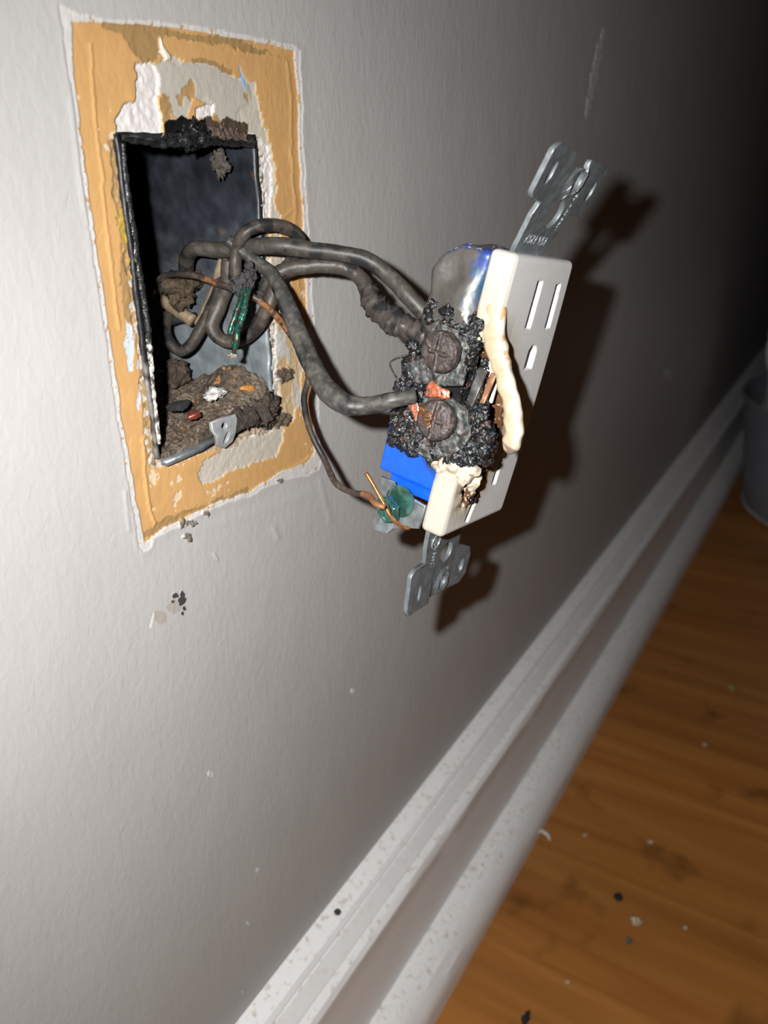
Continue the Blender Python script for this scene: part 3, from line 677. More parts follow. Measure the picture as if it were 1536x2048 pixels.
def face_cover():
    bm = bmesh.new(); box(bm, -.3, 67.2, 0, 34.4, -6.4, 0, 1.3, 4); me = bm2me('f', bm)
    cut = []
    def slot(u0, v0, u1, v1, wd, dep=4.2):
        d = Vector((u1 - u0, v1 - v0)).normalized(); n = Vector((-d.y, d.x)) * wd / 2
        return prism([(u0 - n.x, v0 - n.y), (u1 - n.x, v1 - n.y), (u1 + n.x, v1 + n.y), (u0 + n.x, v0 + n.y)], 2, -dep, 1)
    cut += [slot(5.0, 16.4, 16.0, 16.2, 3.0), slot(5.4, 27.6, 16.2, 27.8, 2.9)]
    cut.append(prism([(20.4, 21.6), (21.6, 20.6), (26.2, 20.4), (26.2, 25.0), (21.6, 25.0), (20.4, 23.8)], 2, -4.2, 1))
    cut += [slot(49.0, 22.6, 57.0, 22.4, 2.4), slot(57.5, 14.3, 65.3, 12.0, 2.3)]
    dm = [(18.5, -3), (20, 2.5), (22, 6), (27, 11), (34, 14.5), (42, 16.5), (50, 16.6), (54, 14.2), (57.5, 11), (59.5, 9.0), (59.0, 6.2), (56.5, 5.6), (54.5, 4.6), (51.5, 3.4), (50.0, .5), (49.4, -3)]
    q = []
    for i in range(len(dm)):
        a, b = dm[i], dm[(i + 1) % len(dm)]
        for k in range(5):
            t = k / 5; p = Vector((a[0] + (b[0] - a[0]) * t, a[1] + (b[1] - a[1]) * t, 0)); d = mn.noise_vector(p / 1.6) * (.55 if p.y > -1 else 0)
            q.append((p.x + d.x, p.y + d.y))
    cut.append(prism(q, 2, -9, 3))
    me = boolean(me, cut)
    me = remesh(me, .30, 3)
    c = getco(me); cols = []
    Q = np.array(dm)
    dd = segdist(dm[1:-1], c[:, 0], c[:, 1])
    for i in range(len(c)):
        u, v, w_ = c[i]
        k = math.exp(-(dd[i] / 2.6) ** 2)
        n = mn.noise_vector(Vector(c[i]) / 2.2)
        c[i] += np.array(n) * .55 * k
        # front bows out of plane along the far edge, and the lip swells near the melt
        if v > 12: c[i][1] += 1.6 * math.sin(math.pi * min(1, u / 67)) * (v - 12) / 21
        if u < 24 and v < 8: c[i][2] += .8 * max(0, (u - 12) / 10) * (1 - v / 8)
        if 49 < u < 58 and v < 9: c[i] += np.array((-.8, -.5, .9)) * math.exp(-((u - 50.5) / 2.4) ** 2)
        cr = np.array((.60, .59, .585)); yl = np.array((.39, .33, .24)); br = np.array((.10, .045, .02))
        ky = math.exp(-(dd[i] / 6.0) ** 2); cc = cr * (1 - ky) + yl * ky
        if v < .9: s = min(1, max(0, (u - 1) / 16)) if u < 24 else .25; cc = np.array((.40, .375, .335)) * (1 - s) + yl * s  # near side coloured darker to offset flash glare, blended with real heat yellowing
        nb = n3(c[i], 1.4, 3)
        if dd[i] < 1.0 + 1.3 * nb and (v > 3 or u > 48): cc = br
        cols.append(cc)
    setco(me, c); sc(me); setcol(me, cols)
    return link('face_cover', me, M_face, REC)
FACE = face_cover(); FACE['label'] = 'white front, melted open along its left edge'

def melted_strip():
    P = [(6, 1.75, -3.2), (11, 1.6, -2.6), (16, 1.2, -1.4), (20, .7, 0.9), (24, .3, 3.9), (28, 0, 6.6), (32, -.1, 8.9), (36, -.1, 10.5), (39, 0, 10.6), (40.9, .1, 10.0)]
    W_ = [2.2, 2.6, 2.8, 2.6, 2.1, 2.1, 2.2, 2.2, 2.1, .8]; TH = [1.5, 1.5, 1.5, 1.4, 1.2, 1.1, 1.2, 1.5, 1.5, .6]
    A = spline([list(p) + [a, b] for p, a, b in zip(P, W_, TH)], .3); n = len(A); seg = 26; V = []; cols = []
    T = np.gradient(A[:, :3], axis=0); T /= np.linalg.norm(T, axis=1)[:, None]
    for i in range(n):
        vdir = np.array((0, 1., 0)); wd = np.cross(T[i], vdir); wd /= np.linalg.norm(wd)
        for j in range(seg):
            a = 2 * math.pi * j / seg; ca, sa = math.cos(a), math.sin(a)
            x = math.copysign(abs(ca) ** .7, ca) * A[i, 3]; y = math.copysign(abs(sa) ** .8, sa) * A[i, 4]
            p = A[i, :3] + wd * x + vdir * y; p = p + np.array(mn.noise_vector(Vector(p) / 2.4)) * .42
            V.append(p); n_ = n3(p, 2.0, 3); t = i / (n - 1)
            k = min(1, max(0, (x * .9 - n_) / 1.2 + .4)); c = np.array((.33, .265, .175)) * (1 - k) + np.array((.40, .36, .29)) * k
            if t < .5 and abs(x) > A[i, 3] * .75 and n_ > 0: c = np.array((.40, .22, .12))
            if t > .955 and n_ > -.1: c = np.array((.16, .11, .09))
            cols.append(c)
    F = [[i * seg + j, i * seg + (j + 1) % seg, (i + 1) * seg + (j + 1) % seg, (i + 1) * seg + j] for i in range(n - 1) for j in range(seg)] + [list(range(seg))[::-1], [(n - 1) * seg + j for j in range(seg)]]
    me = mesh('strip', V, F); bm = bmesh.new(); bm.from_mesh(me); bmesh.ops.recalc_face_normals(bm, faces=bm.faces); bm.to_mesh(me); bm.free()
    sc(me); setcol(me, cols); return link('melted_rim', me, M_face, REC)
melted_strip()['label'] = 'cream rim strip softened and curled outward'
# curled lumps of melted cover over the lower block
lumps = []
for k, (p, r, st) in enumerate([((50.4, 1.6, -5.0), 2.1, (1.1, 1.1, 1.5)), ((49.2, .6, -1.6), 2.0, (.9, 1, 1.9)), ((48.6, 1.6, 1.8), 1.8, (.8, 1.2, 1.7)), ((50.2, 1.0, .6), 1.8, (1.3, 1, 1.4)), ((51.6, 4.6, 2.2), 1.7, (1.7, 1, 1.0)), ((54.2, 6.0, 1.4), 1.6, (1.5, 1.1, .9)), ((57.2, 8.0, .4), 1.5, (1.4, 1.1, .8)), ((59.4, 8.6, -.2), 1.1, (1.3, 1.1, .8))]):
    lumps.append(blob(p, r, 3, .3, r, k + 3, st))
me = remesh(merge(lumps), .28, 8); c = getco(me); cols = []
for p in c:
    p += np.array(mn.noise_vector(Vector(p) / 1.2)) * .28; n_ = n3(p, 1.3, 3)
    cc = np.array((.47, .42, .33)) * (1 + .14 * n_)
    if n_ > .28: cc = np.array((.30, .24, .18))
    if p[0] > 54 and n_ > -.02: cc = np.array((.13, .05, .025))
    cols.append(cc)
setco(me, c); sc(me); setcol(me, cols); link('melted_lump', me, M_face, REC)['label'] = 'cream puckered plastic over the lower corner'

# --- blue body
def body():
    bm = bmesh.new()
    box(bm, .2, 24, .8, 32, -20.5, -5.8, 2.2, 4); box(bm, 22, 47, 2.8, 32, -18, -5.8, 1.0, 2)
    box(bm, 45, 57, .5, 32, -21.6, -5.8, .5, 2); box(bm, 55, 60.5, 2.0, 31, -18.8, -5.8, .4, 2)
    me = remesh(bm2me('b', bm), .35, 2); c = getco(me); cols = []; rg = []
    for p in c:
        u, v, w_ = p; n = n3(p, 5.5, 3); n_f = n3(p, 1.1, 3); v_ = np.array(mn.noise_vector(Vector(p) / 6.0))
        mel = max(0, min(1, (24 - u) / 4)) if u < 24 else 0
        if mel:
            # sagging skin: top corner pulled down at the back, belly swelling out below
            bk = max(0, (-w_ - 12) / 8.5); p[0] += 4.5 * bk ** 2 * max(0, 1 - u / 12)
            p[1] -= 1.5 * math.exp(-((u - 15) / 6) ** 2) * math.exp(-((w_ + 11) / 4) ** 2) - .8 * math.exp(-((u - 8) / 3.5) ** 2 - ((w_ + 14) / 3) ** 2)
            p += v_ * .9 * mel; p += np.array(mn.noise_vector(Vector(p) / 1.0)) * .06
        mid = math.exp(-((u - 34) / 9) ** 2); p += np.array(mn.noise_vector(Vector(p) / 2.0)) * .8 * mid
        blue = np.array((.003, .075, .62)); ash = np.array((.062, .057, .052)); blk = np.array((.012, .012, .013)); teal = np.array((.012, .055, .12))
        ux = u + 2.2 * n + (w_ + 14) * -.50
        # lower block: blue, scorched toward the middle
        if u > 40:
            t = (ux - 46.5) / 3.2; t = max(0, min(1, t)); cc = blk * (1 - t) + blue * t
            if 0 < t < 1: cc = cc * .8 + np.array((.005, .05, .05)) * .3
            r_ = .35
        else:
            t = max(0, min(1, (u - 17 + 3 * n) / 4)); cc = ash * (1 - t) + blk * t
            edge = (w_ + 6.8 + 2.4 * n)   # near the cover the blue survives
            if u < 14 and edge > -3.5: k = min(1, (edge + 3.5) / 2.0) * min(1, (14 - u) / 5); cc = cc * (1 - k) + (np.array((.012, .035, .17)) if u < 5 else teal * .8) * k
            if u < 1.6 and n_f > .12: cc = np.array((.012, .03, .16))
            if u < 1.2 and n_f > .35: cc = np.array((.35, .35, .4))
            r_ = .42 if u < 14 else .16
        cols.append(cc); rg.append(r_)
    setco(me, c); sc(me); setcol(me, cols); setval(me, rg); return link('body_housing', me, M_body, REC)
body()['label'] = 'blue plastic body, sooted and sagging above, bright blue below'

# --- mounting strap (lies in u-v plane, bent)
def strap():
    top = [(-1, 22.6), (-6, 23.6), (-9.5, 24.2), (-10.4, 24.2), (-10.4, 31.8), (-12.2, 33.2), (-20.8, 31.2), (-22.0, 29.6), (-22.0, 17.6), (-20.6, 17.6), (-19.2, 18.0), (-19.9, 14.6), (-19.6, 9.8), (-22.2, 8.2), (-22.6, -3.0), (-21.0, -4.8), (-12.6, -2.8), (-11.6, -1.2), (-11.2, 5.2), (-8.6, 4.8), (-5.0, 5.6), (-1, 6.4)]
    bot = [(68, 23), (77.5, 23.6), (77.8, 26.5), (79.0, 30.4), (81.5, 31.6), (87.5, 31.4), (90.0, 29.0), (90.0, 13.4), (88.8, 12.4), (90.6, 11.4), (91.2, 1.2), (89.6, .2), (80.0, .2), (78.6, 1.6), (78.8, 11.2), (79.8, 11.6), (78.4, 6.2), (73.0, 5.0), (68, 4.6)]
    mes = []
    ht = [circle(-9.6, 15.4, 3.2, 3.4), circle(-17.2, 16.0, 2.0, 2.2), circle(-17.0, .9, 2.4, 1.5, 24, .1), circle(-16.2, 28.0, 2.2, 1.5, 24, .1)]
    hb = [circle(77.4, 17.0, 2.9, 3.0), circle(86.4, 18.2, 1.8, 1.8), circle(85.8, 5.2, 2.4, 1.1), circle(84.0, 27.6, 2.2, 1.2)]
    for pl, hs, w0 in ((top + [(4, 9), (64, 9)] + bot[::-1] + [(64, 20), (4, 20)], ht + hb, 0),):
        m_ = plate(pl, hs, 0, 1.25, .14); m_ = with_mods(m_, [('TRIANGULATE', {})])
        bm = bmesh.new(); bm.from_mesh(m_)
        for _ in range(7):
            es = [e for e in bm.edges if e.calc_length() > 1.3]
            if es: bmesh.ops.subdivide_edges(bm, edges=es, cuts=1)
            bmesh.ops.triangulate(bm, faces=bm.faces)
        bm.to_mesh(m_); bm.free()
        c = getco(m_)
        for p in c:
            u, v = p[0], p[1]
            if u < 34:
                p[2] += -4.6 - 1.6 * min(1, max(0, u / 6)) + .34 * max(0, -u)
                # embossed collar around the threaded hole
                r = math.hypot(u + 17.2, v - 16.0); p[2] += .8 * max(0, 1 - abs(r - 2.9) / 1.0) if r < 4.2 else 0
                p[2] += -.6 * max(0, (v - 23) / 9) + .9 * max(0, (6 - v) / 10) * (1 if u < -11 else 0)
            else:
                p[2] += -6.2 + .03 * max(0, u - 68); r = math.hypot(u - 86.4, v - 18.2); p[2] += .8 * max(0, 1 - abs(r - 2.7) / 1.3) if r < 4.2 else 0
                p[2] += (.10 * (u - 80) if v < 11.5 and u > 80 else 0) + (.25 * (v - 23) / 3 if v > 23.2 and u > 77 else 0)
        setco(m_, c); mes.append(m_)
    me = sc(mes[0]); o = link('mounting_strap', me, M_steel, REC, smooth=False)
    return o
ST = strap(); ST['label'] = 'zinc strap with eared ends and screw holes above and below'
def emboss(s, size, u, v, w_, ang, tilt=0.):
    me = textmesh(s, size, .06); c = getco(me); ca, sa = math.cos(ang), math.sin(ang)
    q = np.stack([u + c[:, 0] * ca - c[:, 1] * sa, v + c[:, 0] * sa + c[:, 1] * ca, c[:, 2]], -1)
    for p in q:
        p[2] += w_ if p[0] > 10 else -3.93 + .34 * max(0, -p[0]) - .6 * max(0, (p[1] - 23) / 9)
    setco(me, q); sc(me); o = link('stamped_lettering', me, M_stamp, REC, smooth=False); return o
M_stamp = mat('raised_zinc_letters', (.34, .37, .38), rough=.35, metal=.5)
emboss('15A 125V', 2.9, -3.6, 14.4, 0, -math.pi / 2)['label'] = 'raised rating letters upside down near the neck'
emboss('CU WIRE ONLY', 1.25, -10.5, 21.0, 0, 0)['label'] = 'raised small letters along the right edge'
emboss('N 30921', 1.9, 77.0, 10.0, -5.25, 0)['label'] = 'raised digits on the lower strap'
rg_ = sc(plate(circle(72.5, 9.2, 2.1, 2.1), [circle(72.5, 9.2, 1.8, 1.8)], -5.3, .3, .05)); link('stamped_ring', rg_, M_stamp, REC)['label'] = 'raised oval ring round two letters on the lower strap'
emboss('UL', 1.9, 72.5, 9.2, -5.28, 0)['label'] = 'letters inside the ring'

# --- ground tab (in u-w plane at v ~ -0.3) and screw
gt = [(57.6, -19.0), (57.6, -15.2), (59.6, -14.8), (60.0, -12), (60.6, -6.0), (66.8, -6.2), (68.2, -10.0), (69.6, -13.0), (71.2, -14.0), (71.6, -17.6), (70.2, -19.2), (68.0, -18.4), (66.0, -17.6), (61.5, -18.4)]
gp = plate(gt, [], 0, 1.0, .12); c = getco(gp); c = np.stack([c[:, 0], -.2 - c[:, 2], c[:, 1]], -1)
for p in c:
    if p[0] < 59.2: p[1] -= (59.2 - p[0]) * .9
    if p[0] > 70: p[1] -= (p[0] - 70) * .7
setco(gp, c); bm = bmesh.new(); bm.from_mesh(gp); bmesh.ops.recalc_face_normals(bm, faces=bm.faces); bm.to_mesh(gp); bm.free()
link('ground_tab', sc(gp), M_steel, REC, smooth=False)['label'] = 'dimpled zinc tab beside the blue block'
def screw_mesh(u, v, w_, r, th, hexed=False, slot=True, amp=0., tilt=(0, 0), vox=.25, seed=0, dome=.5):
    bm = bmesh.new(); n = 6 if hexed else 40
    prof = [(0, th + dome), (r * .5, th + dome * .85), (r * .85, th + dome * .35), (r, th * .75), (r, 0), (0, 0)]
    if hexed: prof = [(0, th), (r * .9, th), (r, th * .8), (r, 0), (0, 0)]
    rings = []
    for rr, hh in prof:
        rings.append([bm.verts.new((rr * math.cos(2 * math.pi * k / n), -hh, rr * math.sin(2 * math.pi * k / n))) for k in range(n)] if rr else [bm.verts.new((0, -hh, 0))])
    for a, b in zip(rings[:-1], rings[1:]):
        for k in range(n):
            q = [a[k % len(a)], a[(k + 1) % n] if len(a) > 1 else None, b[(k + 1) % n] if len(b) > 1 else None, b[k % len(b)]]
            q = [x for x in q if x is not None]; q = list(dict.fromkeys(q))
            if len(q) > 2: bm.faces.new(q)
    me = bm2me('s', bm)
    if slot:
        b2 = bmesh.new(); box(b2, -r * 1.2 if not hexed else -r * .7, r * 1.2 if not hexed else r * .7, -th - 2, -th + .45, -.5, .5); me = boolean(me, [bm2me('c', b2)])
        b2 = bmesh.new(); box(b2, -.5, .5, -th - 2, -th + .45, -r * .55, r * .55); me = boolean(me, [bm2me('c', b2)])
    me = remesh(me, vox, 1); c = getco(me)
    R_ = np.array(Matrix.Rotation(tilt[0], 3, 'X') @ Matrix.Rotation(tilt[1], 3, 'Z'))
    for i in range(len(c)):
        q = Vector(c[i]) + Vector((seed * 9, 0, 0))
        c[i] += np.array(mn.noise_vector(q / 1.3)) * amp * .6 + np.array(mn.noise_vector(q / .5)) * amp * .3
    c = c @ R_.T + np.array((u, v, w_)); setco(me, c); return me
bm = bmesh.new(); bmesh.ops.create_cone(bm, segments=36, radius1=4.0, radius2=3.9, depth=.5, cap_ends=True); m_ = bm2me('w', bm); c = getco(m_); setco(m_, np.stack([c[:, 0] + 61.8, c[:, 2] - 1.4, c[:, 1] - 12.6], -1))
link('screw_washer', sc(m_), M_green, REC, smooth=False)
GS = link('ground_screw', sc(screw_mesh(64.2, -2.2, -14.2, 3.7, 2.0, True, True, 0, (.25, .2), .18)), M_green, REC, smooth=False); GS['label'] = 'green plated hexagonal grounding screw'

# --- char, plates, terminal screws in the burnt middle
random.seed(11)
def char_mesh(spots, vox=.24, amp=.8, seed=0, colf=None):
    bs = [blob(p, r, 2, .4, r, i + seed, st) for i, (p, r, st) in enumerate(spots)]
    me = remesh(merge(bs), vox, 3); c = getco(me); o = c.copy(); nb = np.empty(len(c) * 3, np.float32); me.vertices.foreach_get('normal', nb); nb = nb.reshape(-1, 3)
    for i in range(len(c)):
        q = Vector(o[i]); k = mn.fractal(q / 1.5, .5, 2.1, 4); k2 = mn.noise(q / .55 + Vector((4, 1, seed)))
        c[i] += nb[i] * (amp * k * 1.1 + .22 * amp * k2)
    cols = [colf(o[i]) if colf else (.012, .012, .013) for i in range(len(o))]
    setco(me, c); sc(me); setcol(me, cols); return me
def cc1(p):
    n = n3(p, 1.0, 3); m2 = n3(off(p, 30), 2.2, 3)
    if m2 > .5: return (.045, .022, .016)
    if n > .38: return (.035, .038, .042)
    if m2 < -.5: return (.012, .018, .022)
    return (.006, .006, .007)
sp = []
def cluster(n, ur, vr, wr, rr):
    for _ in range(n):
        sp.append(((random.uniform(*ur), random.uniform(*vr), random.uniform(*wr)), random.uniform(*rr), (random.uniform(.7, 1.5), random.uniform(.6, 1), random.uniform(.7, 1.5))))
cluster(34, (15, 27), (-.3, 1.8), (-9, -4.5), (1.0, 1.9))      # right of the upper screw, under the rim
cluster(20, (15, 19), (-.4, 1.5), (-18.0, -8), (.8, 1.5))  # under the sagged skin
cluster(34, (25, 36), (-.6, 2), (-20.5, -12), (.9, 2.0))      # left between the screws
cluster(60, (39, 49), (-.4, 1.6), (-19.5, -7), (1.3, 2.4))     # below left of the lower screw
cluster(60, (36, 46.5), (0, 5), (-6, 4.6), (1.2, 2.2))          # right of the lower screw, in the cavity
cluster(22, (44.5, 48), (-.8, 3), (-11, 0), (.6, 1.3))
cluster(30, (47, 59), (7, 12.5), (-3, .8), (.7, 1.3))
cluster(22, (24, 40), (4, 10), (-8, -1.5), (.8, 1.8))
cluster(14, (40.5, 48), (.6, 2.2), (-18.5, -8), (2.4, 3.2)); cluster(12, (37.5, 46), (.8, 4), (-5, 3), (2.3, 3.0)); cluster(6, (26, 35), (.8, 2.2), (-19, -13), (2.0, 2.8)); cluster(5, (17, 25), (.8, 2), (-8, -5.5), (1.8, 2.4))
link('char_crust', char_mesh(sp, .24, .5, 0, cc1), M_char, REC)
REC.children[-1]['label'] = 'glossy black bubbled char around the terminals'
def corrcol(p):
    n = n3(p, 1.4, 3); m2 = n3(off(p, 11), .8, 2)
    c = np.array((.058, .06, .06)); k = min(1, max(0, (n - .22) / .25)); c = c * (1 - k) + np.array((.12, .14, .13)) * k
    k = min(1, max(0, (-n - .2) / .25)); c = c * (1 - k) + np.array((.03, .028, .027)) * k
    if m2 > .5: c = c * .5 + np.array((.16, .09, .05)) * .5
    return tuple(c)
def scrap(name, poly, v, th, amp, m, colf, label=None, seed=0, tilt=None):
    me = sheet(poly, 1, v, th, amp, 2.2, .28, seed)
    c = getco(me); o = c.copy()
    if tilt:
        cu, cw, a, b_ = tilt; c[:, 1] += (c[:, 0] - cu) * a + (c[:, 2] - cw) * b_
    cols = [colf(p) for p in o]; setco(me, c); sc(me); setcol(me, cols); ob = link(name, me, m, REC)
    if label: ob['label'] = label
    return ob
scrap('terminal_plate', [(18, -14.5), (18.6, -7), (22, -4.5), (30, -4), (31.5, -9), (33, -16), (31.4, -20.5), (29, -19.5), (27, -16), (22, -16)], -1.2, .9, .5, M_corr, corrcol, 'corroded grey green clamp plate behind the upper screw', 1)
scrap('terminal_plate', [(33, -11.5), (33.5, -5.5), (34.5, -1.5), (40, 1.2), (43.5, 0), (47, -3), (47.6, -6.5), (46.6, -8.0), (48, -11.5), (45, -13.5), (41, -13), (36, -13)], -1.4, .9, .5, M_corr, corrcol, 'corroded pale clamp plate behind the lower screw', 2)
scrap('terminal_plate', [(44, -12), (46, -8.5), (49.2, -6.6), (48.8, -9.5), (47.6, -13.6), (45.6, -14.6)], -2.0, .8, .5, M_corr, corrcol, 'small bent grey plate under the lower screw', 3)
def orcol(p):
    n = n3(p, 1.0, 3); return (.62, .17, .09) if n > -.25 else ((.45, .50, .46) if n > -.5 else (.10, .06, .05))
scrap('copper_fragment', [(30.6, -11.6), (32.2, -12.2), (34.8, -12.0), (34.2, -9.0), (33.4, -5.6), (31.6, -6.2), (31.4, -9)], -3.0, .6, .5, M_copper, orcol, 'orange copper shred above the lower screw', 5)
scrap('copper_fragment', [(37.4, -19.0), (36.4, -16.8), (36.6, -13.4), (39.6, -12.0), (41.6, -12.6), (39.4, -14.6), (38.0, -16.4)], -3.0, .6, .5, M_copper, orcol, 'orange copper shred left of the lower screw', 6)
def scol(p):
    n = n3(p, 1.5, 3); m2 = n3(off(p, 7), .7, 2)
    k = min(1, max(0, (n - .1) / .5)); c = np.array((.042, .033, .031)) * (1 - k) + np.array((.10, .08, .075)) * k
    if m2 > .55: c = np.array((.08, .035, .025))
    return tuple(c)
for k, (u, v, w_, r, tl) in enumerate(((23.6, -2.6, -10.2, 4.75, (.05, .1)), (38.9, -2.6, -7.2, 4.7, (-.05, -.08)))):
    me = screw_mesh(u, v, w_, r, 2.4, False, True, .16, tl, .2, k + 1, .6); cols = [scol(q.co) if k == 0 or n3(q.co, 1.2, 2) < .62 else (.13, .03, .024) for q in me.vertices]
    sc(me); setcol(me, cols); ob = link('terminal_screw', me, M_screw, REC); ob['label'] = ('scorched brown round screw head, upper', 'scorched brown round screw head with amber beads, lower')[k]
amb = char_mesh([((38.6, -5.5, -8.6), 1.3, (1, .5, 1)), ((40, -5.4, -7.9), .8, (1, .5, 1)), ((37.4, -5.3, -10.6), .8, (1, .5, 1))], .2, .4, 5, lambda p: (.10, .04, .01))
link('resin_bead', amb, M_char, REC)['label'] = 'amber tarry beads in the slot of the lower screw'
# contact strips in the cavity
def strip_box(name, u0, u1, v0, v1, w0, w1, col, label):
    bm = bmesh.new(); box(bm, u0, u1, v0, v1, w0, w1, .15, 2); me = bm2me('c', bm); me = remesh(me, .25, 0); c = getco(me)
    for p in c: p += np.array(mn.noise_vector(Vector(p) / 3)) * .35; p[2] += (p[0] - 30) * -.12
    setco(me, c); sc(me); setcol(me, col); link(name, me, M_copper, REC)['label'] = label
strip_box('contact_strip', 25.5, 39, 2.2, 3.2, -3.6, -1.4, (.12, .12, .12), 'sooty metal contact strip')
strip_box('contact_strip', 26, 36, 4.2, 5.0, -1.2, .4, (.45, .22, .13), 'coppery contact strip')
# white inside wall of the cover glimpsed through the hole
bm = bmesh.new(); box(bm, 24.5, 34, 9.0, 10.2, -6.4, -.6, .3, 2); me = sc(bm2me('i', bm)); setcol(me, (.74, .70, .62)); link('inner_rib', me, M_face, REC)
# blue shard seen between plates
bm = bmesh.new(); box(bm, 38, 47, 1.2, 2.6, -5.4, -2.6, .3, 2); me = sc(bm2me('i', bm)); setcol(me, (.004, .06, .6)); setval(me, .3); link('blue_shard', me, M_body, REC)
# thin melted threads
def thr(p0, p1, p2):
    return [lw(*p0), lw(*p1), lw(*p2)]
for k, (a, b, c_) in enumerate((((27, -2, -19), (30, -3.4, -22.6), (34, -2, -20)), ((44, -2, -12), (46.5, -3.6, -12.5), (48, -1.5, -9)))):
    me_o = tube('melted_thread', thr(a, b, c_), [.00025, .00022, .00025], lambda t, a_, p: (.02, .018, .016), M_char, rough=.3, nscale=.001, seg=8, step=.0003)
    me_o.parent = REC; me_o.matrix_parent_inverse = MR.inverted()

# ================================================================== WIRES
def soot(base=(.068, .060, .052), dust=(.20, .18, .15), th=.35, copper=None, seed=0):
    def f(t, a, p):
        q = Vector(p) + Vector((seed, 0, 0)); n = n3(q, .006, 4); m2 = n3(q, .0015, 3)
        c = np.array(base) * .66 * (1 + .2 * n)
        k = min(1, max(0, (-n - .30) / .12)); c = c * (1 - k) + np.array((.016, .016, .017)) * k
        k = min(1, max(0, (n * .6 + m2 * .5 - th) / .2)) * .18; c = c * (1 - k) + np.array(dust) * k
        if copper and copper(t, m2): c = np.array((.20, .085, .035))
        return tuple(c)
    return f
def wire(label, rows, rad, colf, name='insulated_wire', m=M_wire, group=None, **k):
    o = tube(name, [at(*r) if len(r) == 3 else r[0] for r in rows], [x * MM for x in rad], colf, m, **k)
    return tag(o, label, 'wire', group)
wire('sooty wire arching highest from the box to behind the receptacle', [(374, 560, .024), (373, 520, .020), (390, 498, .015), (440, 500, .008), (500, 494, .0), (560, 492, -.008), (620, 500, -.014), (680, 507, -.020), (735, 520, -.026), (775, 550, -.031), (815, 590, -.037), (855, 632, -.042), (885, 655, -.045)],
     [1.9, 2.0, 2.1, 2.2, 2.3, 2.3, 2.2, 2.2, 2.2, 2.3, 2.4, 2.4, 2.2], soot(seed=.1), flat=.92, rough=.05, nscale=.006)
def rag(t, a, p): return (.55 * max(0, n3(p, .0013, 3)) - .25 * max(0, n3(off(p, 5), .002, 3)) if t > .52 else .05 * n3(p, .001, 2))
wire('sooty wire with ragged charred jacket ending at the upper screw', [(520, 585, .0), (548, 552, -.004), (590, 536, -.008), (645, 530, -.014), (700, 540, -.020), (732, 572, -.025), (748, 612, -.030), (785, 640, -.037), (825, 662, -.044), (858, 680, -.050)],
     [2.0, 2.2, 2.3, 2.2, 2.2, 2.3, 2.8, 3.1, 3.1, 2.4], soot(base=(.078, .066, .058), th=.5, seed=.4), flat=.9, rough=.08, nscale=.004, ragged=rag)
wire('sooty wire sagging in a bend to the lower screw', [(455, 480, .004), (500, 515, -.001), (545, 552, -.007), (572, 605, -.013), (596, 665, -.018), (622, 725, -.024), (652, 778, -.030), (690, 808, -.036), (735, 812, -.041), (785, 800, -.047), (830, 792, -.051)],
     [1.5, 1.8, 2.1, 2.3, 2.5, 2.7, 2.9, 2.8, 2.4, 2.1, 2.0], soot(base=(.062, .060, .056), dust=(.26, .24, .19), th=.12, seed=.7), flat=.88, rough=.09, nscale=.006)
wire('short sooty wire looping up over the right edge of the opening', [(470, 560, .003), (474, 500, .002), (492, 464, -.001), (530, 450, -.004), (572, 455, -.006), (597, 478, -.007), (596, 505, -.007), (575, 530, -.006), (552, 560, -.005)], [2.0, 2.0, 2.0, 2.0, 2.0, 2.0, 1.9, 1.8, 1.8], soot(base=(.085, .070, .058), seed=1.1), flat=.8, rough=.1, nscale=.005)
wire('sooty wire bent in a deep loop low in the wall box', [(560, 545, -.006), (548, 580, -.005), (530, 625, -.003), (505, 662, .001), (470, 682, .006), (438, 676, .010), (424, 650, .012), (440, 610, .011), (454, 570, .009), (458, 520, .008)], [2.2, 2.1, 2.1, 2.1, 2.0, 1.9, 1.9, 2.0, 2.0, 2.0], soot(base=(.075, .062, .050), seed=1.5), flat=.85, rough=.1, nscale=.005)
wire('dark bent wire at the lower left inside the wall box', [(445, 560, .011), (430, 600, .013), (408, 645, .016), (384, 686, .019), (362, 702, .022), (342, 688, .025), (330, 660, .028), (336, 630, .030)], [1.9, 1.9, 1.9, 1.9, 1.8, 1.7, 1.7, 1.7], soot(base=(.070, .058, .048), seed=1.9), flat=.85, rough=.1, nscale=.005)
wire('pale beige cloth cable rising behind the dark wires in the box', [(452, 500, .0095), (444, 530, .0105), (430, 580, .0135), (414, 618, .017), (398, 650, .0205)], [1.3, 1.4, 1.4, 1.4, 1.4], soot(base=(.33, .25, .17), dust=(.45, .38, .3), seed=2.2), rough=.1, nscale=.003)
wire('beige cloth cable slanting from the lower left of the box', [(306, 588, .034), (330, 603, .031), (356, 620, .027), (386, 642, .022)], [1.8, 1.9, 1.9, 1.8], soot(base=(.26, .19, .12), dust=(.4, .32, .24), seed=2.6), rough=.15, nscale=.003)
wire('thin dark wire behind the bent wires at the back of the box', [(315, 650, .034), (350, 640, .029), (390, 632, .023)], [1.3, 1.3, 1.2], soot(base=(.03, .032, .036), seed=3.0), rough=.1)
gcop = lambda t, m2: (.19 < t < .23 and m2 > 0) or (.33 < t < .43 and m2 > -.2) or t > .90
